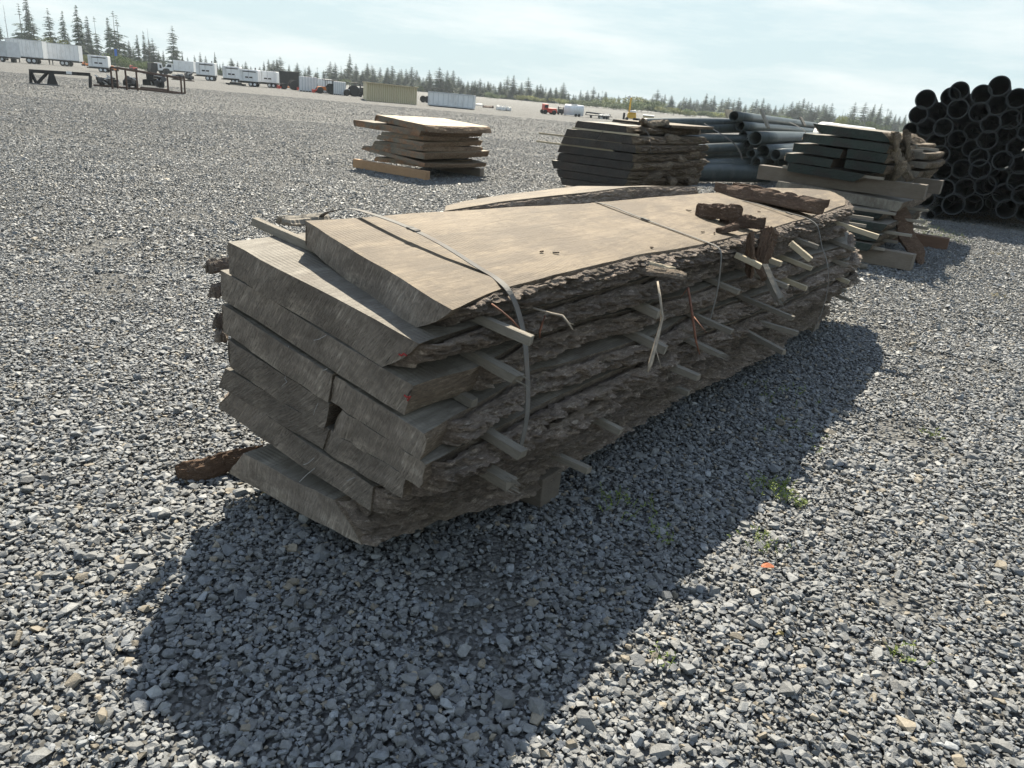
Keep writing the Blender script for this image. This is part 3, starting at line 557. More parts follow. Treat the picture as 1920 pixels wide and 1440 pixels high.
# ---------------------------------------------------------------- loose bark, twigs
def chunk(pos, size, rz=0, ry=0, rx=0, mat='barkred', label='', name='bark_piece', seed=0, fr=None, cat='bark', group='loose bark pieces on the big stack', n=26, curve=.3, smooth=False):
    nu, nv = n*3, max(8, n//2+2); u = np.linspace(-1, 1, nu); v = np.linspace(-1, 1, nv); U, W_ = np.meshgrid(u, v, indexing='ij'); sd = seed*1.7
    wid = (1+.30*fbm(U*1.6+sd, U*0, 0, seed, 4)+.10*vn(U*11, U*0+sd, 0, seed))*np.clip((1-np.abs(U))*5, .35, 1)**.6
    endj = 1+.10*fbm(W_*2.5+sd, W_*0, 2, seed+1, 4)*np.abs(U)**3+.05*vn(W_*6, sd, 0, seed)*np.abs(U)**3
    X = U*size[0]/2*endj; Y = W_*size[1]/2*wid; base = -curve*size[2]*1.3*W_**2+.25*size[2]*fbm(U*1.2+sd, W_*.5, 0, seed+3, 3)
    f1, f2, idv = cells(U*size[0]*5+sd+.5*fbm(U*4, W_*2, 0, seed), W_*size[1]*34, seed); rough_ = np.clip((f2-f1)*2, 0, 1)**.6*(.4+.9*idv)*.55+.30*fbm(U*size[0]*14, W_*size[1]*60, 0, seed+6, 4)
    tk = size[2]*(.42+.5*rough_); edge = np.clip((1-np.abs(W_))*3, .25, 1)
    T_ = np.stack([X, Y, base+tk*edge], -1); B_ = np.stack([X, Y*.96, base-size[2]*.30*edge*(1+.5*fbm(U*7, W_*3, 5, seed+8, 4))], -1)
    V = np.concatenate([T_.reshape(-1, 3), B_.reshape(-1, 3)]); N = nu*nv; i, j = np.meshgrid(np.arange(nu-1), np.arange(nv-1), indexing='ij'); i = i.ravel(); j = j.ravel()
    q = np.c_[i*nv+j, (i+1)*nv+j, (i+1)*nv+j+1, i*nv+j+1]; F = q.tolist()+(q[:, ::-1]+N).tolist()
    for k in range(nu-1): F += [(k*nv, N+k*nv, N+(k+1)*nv, (k+1)*nv), ((k+1)*nv+nv-1, N+(k+1)*nv+nv-1, N+k*nv+nv-1, k*nv+nv-1)]
    for k in range(nv-1): F += [(k+1, N+k+1, N+k, k), ((nu-1)*nv+k, N+(nu-1)*nv+k, N+(nu-1)*nv+k+1, (nu-1)*nv+k+1)]
    F = [tuple(int(z) for z in f) for f in F]
    mw = (fr or Matrix()) @ Matrix.Translation(pos) @ Matrix.Rotation(R(rz), 4, 'Z') @ Matrix.Rotation(R(ry), 4, 'Y') @ Matrix.Rotation(R(rx), 4, 'X')
    tone = .75+.45*idv.reshape(-1); tone = np.r_[tone, tone]
    return tag(put(name, mesh_np(name, V, F, M[mat], smooth=smooth, col=np.c_[tone, tone, tone, tone]), mat=mw), label, cat, group)
def top1(px, py, dz=0):          # point on the top face of the top slab (world)
    lt = np.array([-math.sin(R(56.5)), math.cos(R(56.5)), 0]); nn = np.array([0, 0, 1.])-.164*lt; K = .998-.164*1.4; d = ray(px, py); t = (K-nn@OC)/(nn@d); return OC+d*t+np.array([0, 0, dz])
chunk(top1(1442, 384, .06), (.74, .12, .055), rz=-12, ry=3, label='long curved bark piece lying across the far half of the top slab', seed=3, curve=.9, rx=-12)
chunk(top1(1412, 367, .05), (.30, .10, .035), rz=-6, ry=4, rx=30, label='thin bark curl leaning behind the long bark piece', seed=33, curve=1.2, name='bark_curl')
chunk(top1(1345, 413, .045), (.25, .11, .07), rz=-14, rx=8, label='thick dark bark block lying on the top slab, left of the rubble', seed=5, curve=.2)
chunk(top1(1391, 427, .035), (.24, .09, .06), rz=-30, label='crumbling dark bark block at the slab edge beside the upright bark', seed=6)
chunk(top1(1363, 437, .025), (.15, .05, .035), rz=28, ry=-12, label='small propped bark splinter in front of the bark rubble', seed=8)
chunk(atY(1408, 478, 4.0), (.24, .05, .03), rz=20, ry=78, label='reddish bark flake hanging down from the bark rubble', seed=9, mat='barkred')
chunk(atY(1434, 462, 4.25), (.22, .11, .03), rz=50, ry=-72, rx=10, label='pointed bark flake standing upright at the slab edge', seed=10)
chunk(atY(1420, 500, 4.05), (.16, .06, .03), rz=-15, ry=50, label='torn bark scrap wedged below the upright flake', seed=21)
chunk(atY(1232, 508, 3.2), (.26, .09, .018), rz=-8, ry=3, rx=12, mat='waney', label='split flake of pale wood lifting from the top edge above the twig', seed=12, name='wood_flake', cat='wood flake', group='split wood flakes')
chunk(atY(1222, 494, 3.25), (.20, .04, .012), rz=-14, ry=5, mat='stickpale', label='thin bright splinter on top of the split pale flake', seed=13, name='wood_flake', cat='wood flake', group='split wood flakes')
chunk(gp(415, 868, .045)+np.array([0, 0, 0]), (.34, .09, .06), rz=28, ry=-8, mat='barkbrown', label='round-backed bark strip resting on sunny gravel left of the big stack', seed=15, group='fallen bark')
chunk(MF @ Vector((2.0, 2.38, 1.07)), (.22, .09, .03), rz=50, mat='stick', label='pale barky offcut tucked behind the long top lath', seed=16, name='wood_offcut', cat='offcut', group='offcuts')
for i, (px, py, x) in enumerate(((401, 497, 1.72), (404, 540, 1.70), (405, 600, 1.68), (406, 625, 1.66))):
    p = unX(px, py, x); chunk(MF @ Vector((p[0], p[1]-.03, p[2])), (.10, .05, .045), rz=60+i*17, mat='bark', label=ordw(i+1)+' bark lump from the top clinging to the left corner of the big stack', seed=40+i, name='bark_lump', group='bark lumps at the left corner')
stick(Matrix(), atY(1432, 498, 4.1), atY(1462, 563, 3.95), (.05, .03), 'stick', 'broken grey stick hanging at a slant under the upright bark', name='broken_stick', split=1, group='loose sticks on the big stack')
stick(Matrix(), atY(1482, 455, 4.35), atY(1520, 487, 4.3), (.055, .03), 'stickpale', 'short pale block with a knot hole lying askew near the third strap', name='broken_stick', group='loose sticks on the big stack')
stick(Matrix(), atY(1378, 477, 4.0), atY(1427, 500, 3.95), (.045, .028), 'stickpale', 'reddish pale lath lit in the dark hollow under the top slab', name='broken_stick', group='loose sticks on the big stack')
def twig(pts, r, mat, label, forks=()):
    mb = MB(); mb.tube(pts, r, 7)
    for a in forks: mb.tube(a, [r[0]*.5, .001], 5)
    return tag(mb.build('twig', M[mat], smooth=True), label, 'twig', 'loose twigs')
Pt = [atY(1233, 528, 2.98), atY(1238, 560, 2.92), atY(1242, 595, 2.90), atY(1235, 625, 2.87), atY(1228, 650, 2.84), atY(1220, 680, 2.80), atY(1214, 697, 2.78)]
twig([Vector(p) for p in Pt], [.004, .005, .006, .007, .008, .009, .005], 'twig', 'long pale twig dangling down the bark side of the big stack', [(Vector(Pt[4]), Vector(atY(1240, 690, 2.78)))])
Pt = [atY(a, b, y) for a, b, y in ((1000, 578, 2.52), (1035, 588, 2.5), (1055, 592, 2.47), (1066, 606, 2.45), (1074, 618, 2.44))]
twig([Vector(p) for p in Pt], [.004, .004, .004, .004, .002], 'twig', 'short kinked twig sticking out of upper bark right of the first strap', [(Vector(Pt[3]), Vector(atY(1076, 608, 2.44)))])
Pt = [atY(a, b, y) for a, b, y in ((1022, 592, 2.52), (1016, 608, 2.5), (1012, 622, 2.5), (1012, 634, 2.5))]
twig([Vector(p) for p in Pt], [.004, .0045, .004, .002], 'twigred', 'short red root curling down right of the first strap')
Pt = [atY(a, b, y) for a, b, y in ((922, 570, 2.2), (940, 583, 2.17), (960, 600, 2.14), (975, 617, 2.14))]
twig([Vector(p) for p in Pt], [.003, .003, .003, .002], 'twigred', 'thin red root slanting behind the nearest strap')
Pt = [atY(a, b, y) for a, b, y in ((1290, 540, 3.4), (1298, 590, 3.3), (1305, 640, 3.2), (1312, 665, 3.2))]
twig([Vector(p) for p in Pt], [.006, .006, .005, .002], 'twigred', 'dark stringy root hanging midway down the bark side', [(Vector(Pt[1]), Vector(atY(1325, 625, 3.15))), (Vector(Pt[0]), Vector(atY(1275, 560, 3.4)))])
# chalk scribbles and red paint dabs on the end faces
def face_pt(px, py, off=.003):
    p = unX(px, py, 1.594-off); return MF @ Vector(p)
def stroke(board_i, pts, w, mat, name):
    root = [o for o in COL.objects if o.name.startswith('wood_plank')][board_i]; mb = MB(); P = [face_pt(*p, off=.002) for p in pts]
    inv = root.matrix_world.inverted(); P = [inv @ p for p in P]
    mb.tube(P, w, 4); mb.build(name, M[mat], root)
bpy.context.view_layer.update()
for bi, pts in ((3, [(517, 655), (521, 650), (527, 651), (529, 657), (524, 663), (518, 661), (517, 655)]), (3, [(541, 649), (539, 660), (533, 672)]), (3, [(614, 691), (600, 698), (591, 705)]),
                (2, [(612, 628), (598, 636), (588, 638)]), (5, [(538, 700), (534, 710), (538, 716), (529, 724)]), (5, [(596, 756), (590, 770), (588, 778)]), (9, [(590, 858), (578, 868), (568, 872)]), (9, [(665, 895), (650, 902)]), (10, [(560, 905), (575, 890), (590, 878)])):
    stroke(bi, pts, .0012, 'chalk', 'chalk_mark')
stroke(1, [(748, 664), (752, 667), (757, 663), (762, 667)], .0035, 'redpaint', 'paint_mark'); stroke(2, [(758, 741), (763, 745), (770, 743), (764, 751)], .0035, 'redpaint', 'paint_mark')

rs_ = random.Random(17)
for i in range(9):
    px, py = rs_.choice(((1000, 440), (1100, 410), (1180, 432), (1270, 400), (1330, 440), (1290, 455), (1400, 398), (1450, 410), (1380, 452), (860, 470), (1040, 470), (1480, 372), (1240, 465), (1420, 418), (1360, 400), (1110, 480)))
    chunk(top1(px+rs_.uniform(-25, 25), py+rs_.uniform(-8, 8), .006), (rs_.uniform(.012, .035), rs_.uniform(.006, .014), .005), rz=rs_.uniform(0, 180), mat=rs_.choice(('barkred', 'waney')), label=f'{ordw(i+1)} tiny bark crumb scattered on the pale top slab', name='bark_crumb', seed=400+i, n=5, group='bark crumbs on the top slab', cat='bark crumb')
# ---------------------------------------------------------------- more bundles of slabs
UF = np.array([math.cos(R(56.5)), math.sin(R(56.5))])
def quick(fr, label, x0, x1, yL, yR, z, th, mats, bark, seed, group, tilt=0., skew=0., bevL=-.02, bevR=.05, nx=34, zx=0., rough=1.6):
    return slab(fr, label, x0+skew, x0, x1, interp([(x0, yL), ((x0+x1)/2, yL+.03), (x1, yL-.08)]), interp([(x0, yR), ((x0+x1)/2, yR-.03), (x1, yR+.06)]),
                lambda x, y: z+tilt*(y-(yL+yR)/2)+zx*(x-x0), const(th), bevL, bevR, mats, bark, seed, nx=nx, group=group, rough=rough, bq=(.016, 12))
def stack_A():
    o = gp(788, 336); fr = frame(o[0], o[1], 55); g = 'slabs of the small brown stack out on the open gravel'; WA = [M['topfresh'], M['waney'], M['endA']]; WB = [M['top'], M['waneyA'], M['endA']]; WA[1] = M['waneyA']
    spec = [('top', .0, 1.95, 1.30, -.08, .995, .11), ('second', .02, 1.9, 1.95, .03, .875, .115), ('third', .10, 1.8, 1.12, .06, .755, .085), ('fourth', .05, 1.85, 1.20, .0, .665, .085), ('fifth', .04, 1.9, 1.26, .03, .575, .085),
            ('sixth', .02, 1.95, 1.30, -.10, .485, .11), ('seventh', -.04, 1.85, 1.55, -.14, .37, .07), ('bottom', .12, 1.7, 1.3, .1, .275, .085)]
    ex = ['under the open sky, pale face up', 'poking out far to the left', 'below the jutting one', 'with a teal painted end', 'thin and close fitting', 'thick with teal streaks', 'bent and sagging', 'resting on the tan timber']
    for i, (nm, x0, x1, yL, yR, z, th) in enumerate(spec):
        quick(fr, f'{nm} slab of the small brown stack, {ex[i]}', x0, x1, yL, yR, z, th, WA if i in (0, 3, 5) else WB, {'R': (x0+.02, x1, .022, .3, M['waneyA']), 'L': (x0+.1, x1, .02, .4)}, 60+i, g, zx=[.0, .01, -.02, .02, -.012, .015, -.02, .02][i], tilt=[.05, .01, -.03, .02, -.02, .02, .08, -.03][i], skew=[.12, .1, 0, 0, 0, 0, .05, 0][i], bevL=-.05 if i != 1 else .02, bevR=[-.07, .04, .02, .05, -.03, .05, .03, .02][i], rough=3)
    beam(fr, (-.02, .77, .09), (.12, 1.95, .16), 'beamtan', 'long tan timber lying under the front of the small brown stack', group='timbers under the small brown stack')
    beam(fr, (1.7, .7, .08), (.12, 1.6, .16), 'beam', 'dark timber under the far side of the small brown stack', group='timbers under the small brown stack')
stack_A()
def stack_B():
    fr = frame(1.70, 13.25, 56.5); g = 'slabs of the dark charred-looking stack'; W = [M['topgrey'], M['waney'], M['endB']]; z = 1.27
    yLs = [1.16, 1.34, 1.40, 1.46, 1.46, 1.60, 1.50, 1.38]; yRs = [.22, .07, .0, .03, -.04, .0, .03, .14]; ths = [.115, .125, .12, .125, .13, .135, .125, .115]
    for i in range(8):
        quick(fr, f'{ORD[i] if i < 7 else "bottom"} slab of the dark stack with shaggy mossy bark', .0 if i else .03, [3.5, 3.4, 3.0, 3.2, 3.4, 3.5, 3.5, 3.4][i], yLs[i], yRs[i], z, ths[i], W, {'R': (.02, 3.3, .11, .7, M['barkB']), 'L': (.05, 3.2, .05, .6)}, 80+i, g, tilt=.0, bevL=.06 if i > 4 else -.05, bevR=-.03 if i < 4 else .06, rough=3)
        z -= ths[i]+[.035, .012, .03, .012, .012, .01, .01, .01][i]
    for x, y, zz, l, m, t in ((.03, .6, 1.275-.115-.018, 1.3, 'stickpale', 'upper lath between slabs on the dark stack front'), (.04, 1.1, .99, 1.7, 'stickpale', 'lath poking out left of the dark stack'), (.05, 1.2, .845, 1.6, 'stickpale', 'lower lath poking out left of the dark stack')):
        stick(fr, (x, y+l/2, zz), (x, y-l/2, zz), (.05, .03), m, t, group='laths of the dark stack')
    rb = lambda pts, lb: ribbon(fr, pts, .02, lb, group='straps of the dark stack', name='loose_strap')
    rb([(.5, .9, 1.30), (.45, .5, 1.31), (.42, .15, 1.28), (.40, -.02, 1.18), (.4, -.1, 1.05), (.4, -.12, .85)], 'strap hanging over the bark corner of the dark stack')
    rb([(-.01, .62, 1.15), (-.05, .64, 1.08), (-.03, .72, .98), (-.02, .76, .93)], 'loose strap tail curling on the face of the dark stack')
    quick(fr, 'pale slab lying loose on the far top of the dark stack', 1.2, 3.4, 1.1, -.1, 1.33, .05, [M['top'], M['waney'], M['endB']], {}, 98, g, bevR=.02)
    for i, (x, y, z2, l, rz) in enumerate(((.7, .2, 1.33, .7, 20), (1.1, .15, 1.34, .6, -15), (1.5, -.02, 1.1, .7, 5), (1.0, -.08, .62, .6, -20), (1.9, -.08, .75, .7, 12), (2.4, -.05, .5, .6, -8), (2.7, -.05, .3, .7, 6), (1.6, -.1, .35, .6, 14), (.6, -.08, .45, .5, -30), (2.6, -.02, .85, .6, 3))):
        chunk(fr @ Vector((x, y, z2)), (l, .16, .07), rz=56+rz, rx=60 if z2 < 1.2 else 10, ry=rz*.4, mat='barkB', label=ordw(i+1)+' loose bark slab from the near corner of the dark stack', seed=120+i, group='shaggy bark on the dark stack', n=16)
    beam(fr, (.4, .75, .05), (.12, 1.5, .1), 'beam', 'bearer in shade beneath the dark stack', group='bearers beneath the dark stack'); beam(fr, (2.6, .75, .05), (.12, 1.5, .1), 'beam', 'rear bearer beneath the dark stack', group='bearers beneath the dark stack')
stack_B()
def stack_D():
    P = np.array([4.50, 10.0]); fr = frame(P[0], P[1], 56.5); g = 'green sealed slabs of the upper right stack'; W = [M['topgrey'], M['waney'], M['endD']]
    rows = [(1.56, .115, [(1.02, .15)]), (1.425, .105, [(1.10, .02)]), (1.30, .11, [(1.20, .56), (.50, .02)]), (1.165, .105, [(1.28, .66), (.50, .0)]), (1.035, .11, [(1.22, .22)])]
    k = 0; nm = ['top slab of the green-ended stack, slanting at both sides', 'second layer slab of the green-ended stack', 'left board in the third layer of the green-ended stack', 'right board in the third layer of the green-ended stack', 'left board in the fourth layer of the green-ended stack', 'right board in the fourth layer of the green-ended stack', 'lowest slab of the green-ended stack, on the timbers']
    for i, (z, th, bs) in enumerate(rows):
        for j, (a, b) in enumerate(bs):
            bk = {}
            if j == len(bs)-1: bk['R'] = (.02, 2.9, .07, .7, M['barkB'])
            if j == 0: bk['L'] = (.05, 2.8, .03, .5)
            quick(fr, nm[k], .0, 3.0, a, b, z, th, W, bk, 140+k, g, tilt=.03, bevL=(.0 if i else .14), bevR=(-.12 if i == 0 else .02 if i < 4 else .12), rough=.8); k += 1
    beam(fr, (.22, .58, .875), (.18, 2.15, .19), 'beam', 'long heavy timber carrying the green-ended stack, near one', group='timbers under the green-ended stack')
    beam(fr, (1.75, .35, .875), (.18, 1.7, .19), 'beam', 'heavy timber carrying the green-ended stack, far one', group='timbers under the green-ended stack')
    for i, (x, yr, z) in enumerate(((.05, .0, .99), (.9, -.25, 1.35), (1.6, -.35, 1.37))):
        stick(fr, (x, 1.3, z-.0), (x, yr, z), (.05, .035), 'stick', ordw(i+1)+' lath sticking out of the green-ended stack, counted from near', group='laths of the green-ended stack')
    # second bundle right behind it
    W2 = [M['top'], M['waney'], M['topgrey']]; g2 = 'slabs behind the green-ended stack'
    for i, (z, a, b) in enumerate(((1.56, .95, .15), (1.49, .8, -.08), (1.38, .7, -.22), (1.26, .7, -.27), (1.13, .7, -.2), (1.04, .7, -.15))):
        quick(frame(P[0]+UF[0]*1.55, P[1]+UF[1]*1.55, 56.5), f'{ORD[i]} pale weathered slab of the bundle right behind the green-ended stack', .0, 2.3, a, b, z-.06, .085, W2, {'R': (.3, 2.2, .03, .5, M['barkB'])}, 160+i, g2, bevR=.03 if i else -.1, tilt=.02)
    for i, (x, y, z2, rz, rx) in enumerate(((.1, -.02, 1.40, 10, 60), (.3, -.06, 1.25, -10, 70), (.2, -.10, 1.05, 25, 80), (.6, -.08, 1.42, 0, 60), (.7, -.12, 1.12, -15, 70))):
        chunk(fr @ Vector((x, y, z2)), (.55, .18, .07), rz=56+rz, rx=rx, ry=30, mat='barkB', label=ordw(i+1)+' mossy bark slab from the near corner of the green-ended stack', seed=170+i, group='bark on the green-ended stack', n=16)
    # lower stack on the ground
    g3 = 'slabs of the low stack behind the far end of the big stack'
    quick(fr, 'broad grey slab capping the low stack behind the big stack', -.05, 3.2, 1.3, -.30, .77, .12, [M['topgrey'], M['waney'], M['topgrey']], {'R': (.3, 3, .03, .5)}, 180, g3, tilt=.04)
    f2 = frame(4.32-.0, 9.25, 56.5)
    for i, (z, a, b, x0) in enumerate(((.62, 1.1, .10, .35), (.50, 1.15, .0, .15), (.38, 1.15, .02, .05), (.26, 1.1, .08, .0))):
        quick(f2, f'{ORD[i+1]} slab from the top of the low stack behind the big stack', x0, 3.6, a, b, z, .09, [M['topgrey'], M['waney'], M['endD']], {'R': (x0+.02, 3.5, .04, .6, M['barkB']), 'L': (x0+.1, 3.5, .03, .5)}, 190+i, g3)
    for i, (x, yr, z, mt) in enumerate(((1.1, -.30, .66, 'stick'), (.25, -.05, .64, 'stick'), (.9, -.32, .53, 'stick'), (1.0, -.36, .45, 'stick'), (.3, -.28, .41, 'stick'), (.5, -.12, .28, 'stick'), (-.3, .1, .60, 'stick'), (-.4, .14, .52, 'stick'), (.1, -.05, .22, 'stick'))):
        stick(f2, (x, 1.0, z-.015), (x+.02, yr, z-.015), (.05, .034), mt, ordw(i+1)+' lath of the low stack behind the big stack, highest first', group='laths of the low stack')
    def beam2(a, b, h, wd, mat, lb):
        a = np.array(a); b = np.array(b); c = (a+b)/2; beam(frame(c[0], c[1], math.degrees(math.atan2(b[1]-a[1], b[0]-a[0]))-90), (0, 0, h/2), (wd, np.linalg.norm(b-a), h), mat, lb, group='bearers under the low stack')
    beam2((3.6, 10.1), (4.75, 9.2), .20, .16, 'beam', 'grey squared bearer with a chipped foot sticking out of the low stack')
    beam2((4.3, 12.3), (6.22, 11.2), .17, .14, 'beamred', 'reddish timber reaching out over gravel from the low stack')
    # leaning bark plank
    a = Vector(gp(1727, 497)); b = Vector(atY(1682, 394, 10.05)); c = (a+b)/2; mb = MB(); d = (b-a); n = 22; s = Vector((.95, -.1, 0)); s = (s-d.normalized()*s.dot(d.normalized())).normalized(); nn = d.cross(s).normalized(); V = []; F = []
    rr = random.Random(4)
    for i in range(n):
        t = i/(n-1); p = a+d*t-c; wd = .10*min(1, .25+t*3.2)+rr.uniform(-.01, .01); o = .02*math.sin(t*9); th = .022
        for q, (u, v) in enumerate(((-1, -1), (0, -1.5), (1, -1), (1, 1), (0, 1.3), (-1, 1))): V.append(p+s*(u*wd+o)+nn*(v*th+rr.uniform(-.008, .008)))
    for i in range(n-1):
        for k in range(6): F.append((i*6+k, i*6+(k+1) % 6, (i+1)*6+(k+1) % 6, (i+1)*6+k))
    F += [(5, 4, 3, 2, 1, 0), tuple((n-1)*6+k for k in range(6))]
    mb.add(V, F); tag(mb.build('bark_plank', M['barkred'], mw=Matrix.Translation(c)), 'dark bark-faced plank leaning against the low stack, foot on gravel', 'plank')
stack_D()

# ---------------------------------------------------------------- plastic pipes
def mat_pipe():
    m, t, b = newmat('black_plastic_pipe', .5); v = coords(t); n = noise(t, v, 4, 7, .7, .35, .7); s = noise(t, coords(t, (1, 14, 14)), 5, 5, .7, .45, .75)
    c = mixc(t, n, (.012, .015, .018), (.026, .031, .035)); c = mixc(t, scalef(t, s, .5), c, (.075, .08, .085)); t.links.new(c, b.inputs['Base Color'])
    rr = t.nodes.new('ShaderNodeMapRange'); t.links.new(n, rr.inputs[0]); rr.inputs[3].default_value = .38; rr.inputs[4].default_value = .65; t.links.new(rr.outputs[0], b.inputs['Roughness'])
    bump(t, b, s, .25, .004); return m
M['pipe'] = mat_pipe(); M['pipegrey'] = mat_plain('weathered_pipe', (.05, .062, .062), .36, 0, .3, 3, .2, (.10, .11, .105))
def pipe(p0, p1, r, mat, label, group, sag=0., wall=.1, n=28, seg=10, cat='pipe', name='plastic_pipe'):
    p0, p1 = Vector(p0), Vector(p1); d = p1-p0; a = d.cross(Vector((0, 0, 1))).normalized(); b = d.cross(a).normalized(); V = []; F = []; c0 = p0
    for rad in (r, r*(1-wall)):
        for i in range(seg+1):
            t = i/seg; p = d*t+Vector((0, 0, sag*math.sin(math.pi*t)))
            V += [p+(a*math.cos(2*math.pi*k/n)+b*math.sin(2*math.pi*k/n))*rad for k in range(n)]
    o2 = (seg+1)*n
    for i in range(seg):
        for k in range(n):
            k2 = (k+1) % n; F.append((i*n+k, i*n+k2, (i+1)*n+k2, (i+1)*n+k)); F.append((o2+i*n+k2, o2+i*n+k, o2+(i+1)*n+k, o2+(i+1)*n+k2))
    for k in range(n):
        k2 = (k+1) % n; F.append((k, o2+k, o2+k2, k2)); F.append((seg*n+k2, o2+seg*n+k2, o2+seg*n+k, seg*n+k))
    F = [tuple(reversed(f)) for f in F]
    # local x axis along the pipe
    rot = d.to_track_quat('X', 'Z').to_matrix().to_4x4(); inv = rot.inverted(); me = mesh_np(name, [inv @ v for v in V], F, mat, smooth=True)
    me.polygons.foreach_set('use_smooth', [True]*(2*seg*n)+[False]*(2*n)); o = put(name, me, mat=Matrix.Translation(c0) @ rot); return tag(o, label, cat, group)
def pipes_E():
    L_ = [(265, 270, 82), (200, 408, 76), (375, 385, 82), (568, 195, 80), (490, 245, 78), (770, 225, 82), (930, 150, 86), (1090, 260, 84), (555, 355, 85), (750, 382, 82), (915, 320, 84), (272, 515, 76), (425, 520, 78), (130, 545, 62), (360, 655, 78), (550, 625, 76), (695, 552, 76), (850, 488, 80), (1030, 450, 86), (1185, 425, 80), (995, 590, 84), (820, 635, 82), (1178, 565, 72), (680, 710, 76), (745, 790, 80), (1095, 700, 88), (395, 765, 76), (590, 895, 82), (420, 915, 78), (755, 900, 86), (960, 820, 84), (1125, 850, 90), (925, 972, 80), (1100, 1005, 88), (435, 1075, 82), (285, 1020, 70), (620, 1070, 86), (800, 1045, 86), (965, 1115, 84), (1135, 1125, 82), (262, 1160, 78), (372, 1268, 44), (305, 1325, 36), (515, 1215, 92), (690, 1210, 82), (995, 1257, 84), (1160, 1280, 80), (1260, 330, 80), (1320, 500, 80), (1260, 640, 80), (1250, 780, 82), (1270, 940, 82), (1290, 1100, 82), (1330, 1270, 82)]
    ax = np.array([math.cos(R(59.4)), math.sin(R(59.4)), 0]); P0 = np.array([8.85, 14.6, 0]); L_.sort(key=lambda q: (q[1]//135, q[0])); rows = {}
    rs = random.Random(5)
    for X, Y, r in L_:
        px, py = 1680+X/4.8, 130+Y/4.8; d = ray(px, py); t = ((P0-OC)@ax+rs.uniform(-.22, .25))/(d@ax); Q = OC+d*t; dep = (Q-OC)@cF; rad = r/4.8*dep/FPX*1.03
        k = Y//135; rows[k] = rows.get(k, 0)+1; rn = ORD[k] if k else 'top'; sm = ' small' if r < 50 else ''
        if k == max(q[1]//135 for q in L_): rn = 'bottom'
        see = X > 780 and 380 < Y < 720; e = Q+ax*rs.uniform(8, 10.5)*(.6 if see else 1)+(np.array([rs.uniform(-.06, .12), 0, rs.uniform(-.08, .02)]) if see else np.array([rs.choice((-1, 1))*rs.uniform(.15, .4), 0, rs.uniform(-.45, -.2)]))
        Q[2] = max(Q[2], rad+.01); e[2] = max(e[2], rad+.01)
        pipe(Q, e, rad, M['pipe'], f'{ordw(rows[k])} open{sm} pipe end from left, {rn} row of the tall pile', 'open-ended pipes in the tall pile at the right', wall=.115, seg=3, n=36)
pipes_E()
def pipes_fill():
    ax = np.array([math.cos(R(59.4)), math.sin(R(59.4)), 0]); P0 = np.array([8.85, 14.6, 0])+ax*1.3; rs = random.Random(9); k = 0
    for X, Y in ((330, 460), (470, 310), (640, 290), (660, 470), (840, 400), (1080, 350), (770, 470), (480, 560), (620, 540), (900, 560), (560, 720), (700, 640), (880, 700), (1000, 700), (500, 800), (860, 770), (660, 800), (1050, 780), (350, 850), (500, 980), (680, 990), (860, 1040), (1020, 1080), (350, 1000), (530, 1130), (720, 1130), (880, 1190), (1060, 1190), (450, 1160), (790, 1230), (1100, 930), (860, 900), (1088, 590), (1090, 520), (1110, 640)):
        px, py = 1680+X/4.8, 130+Y/4.8; d = ray(px, py); t = ((P0-OC)@ax+rs.uniform(-.1, .3))/(d@ax); Q = OC+d*t; rad = 14*((Q-OC)@cF)/FPX; e = Q+ax*6+np.array([rs.uniform(-.5, .5), 0, rs.uniform(-.5, -.2)]); Q[2] = max(Q[2], rad); e[2] = max(e[2], rad); k += 1
        pipe(Q, e, rad, M['pipe'], f'{ordw(k)} recessed pipe from the top, set back in a gap of the tall pile', 'recessed pipes in the tall pile', wall=.115, seg=2, n=24)
pipes_fill()
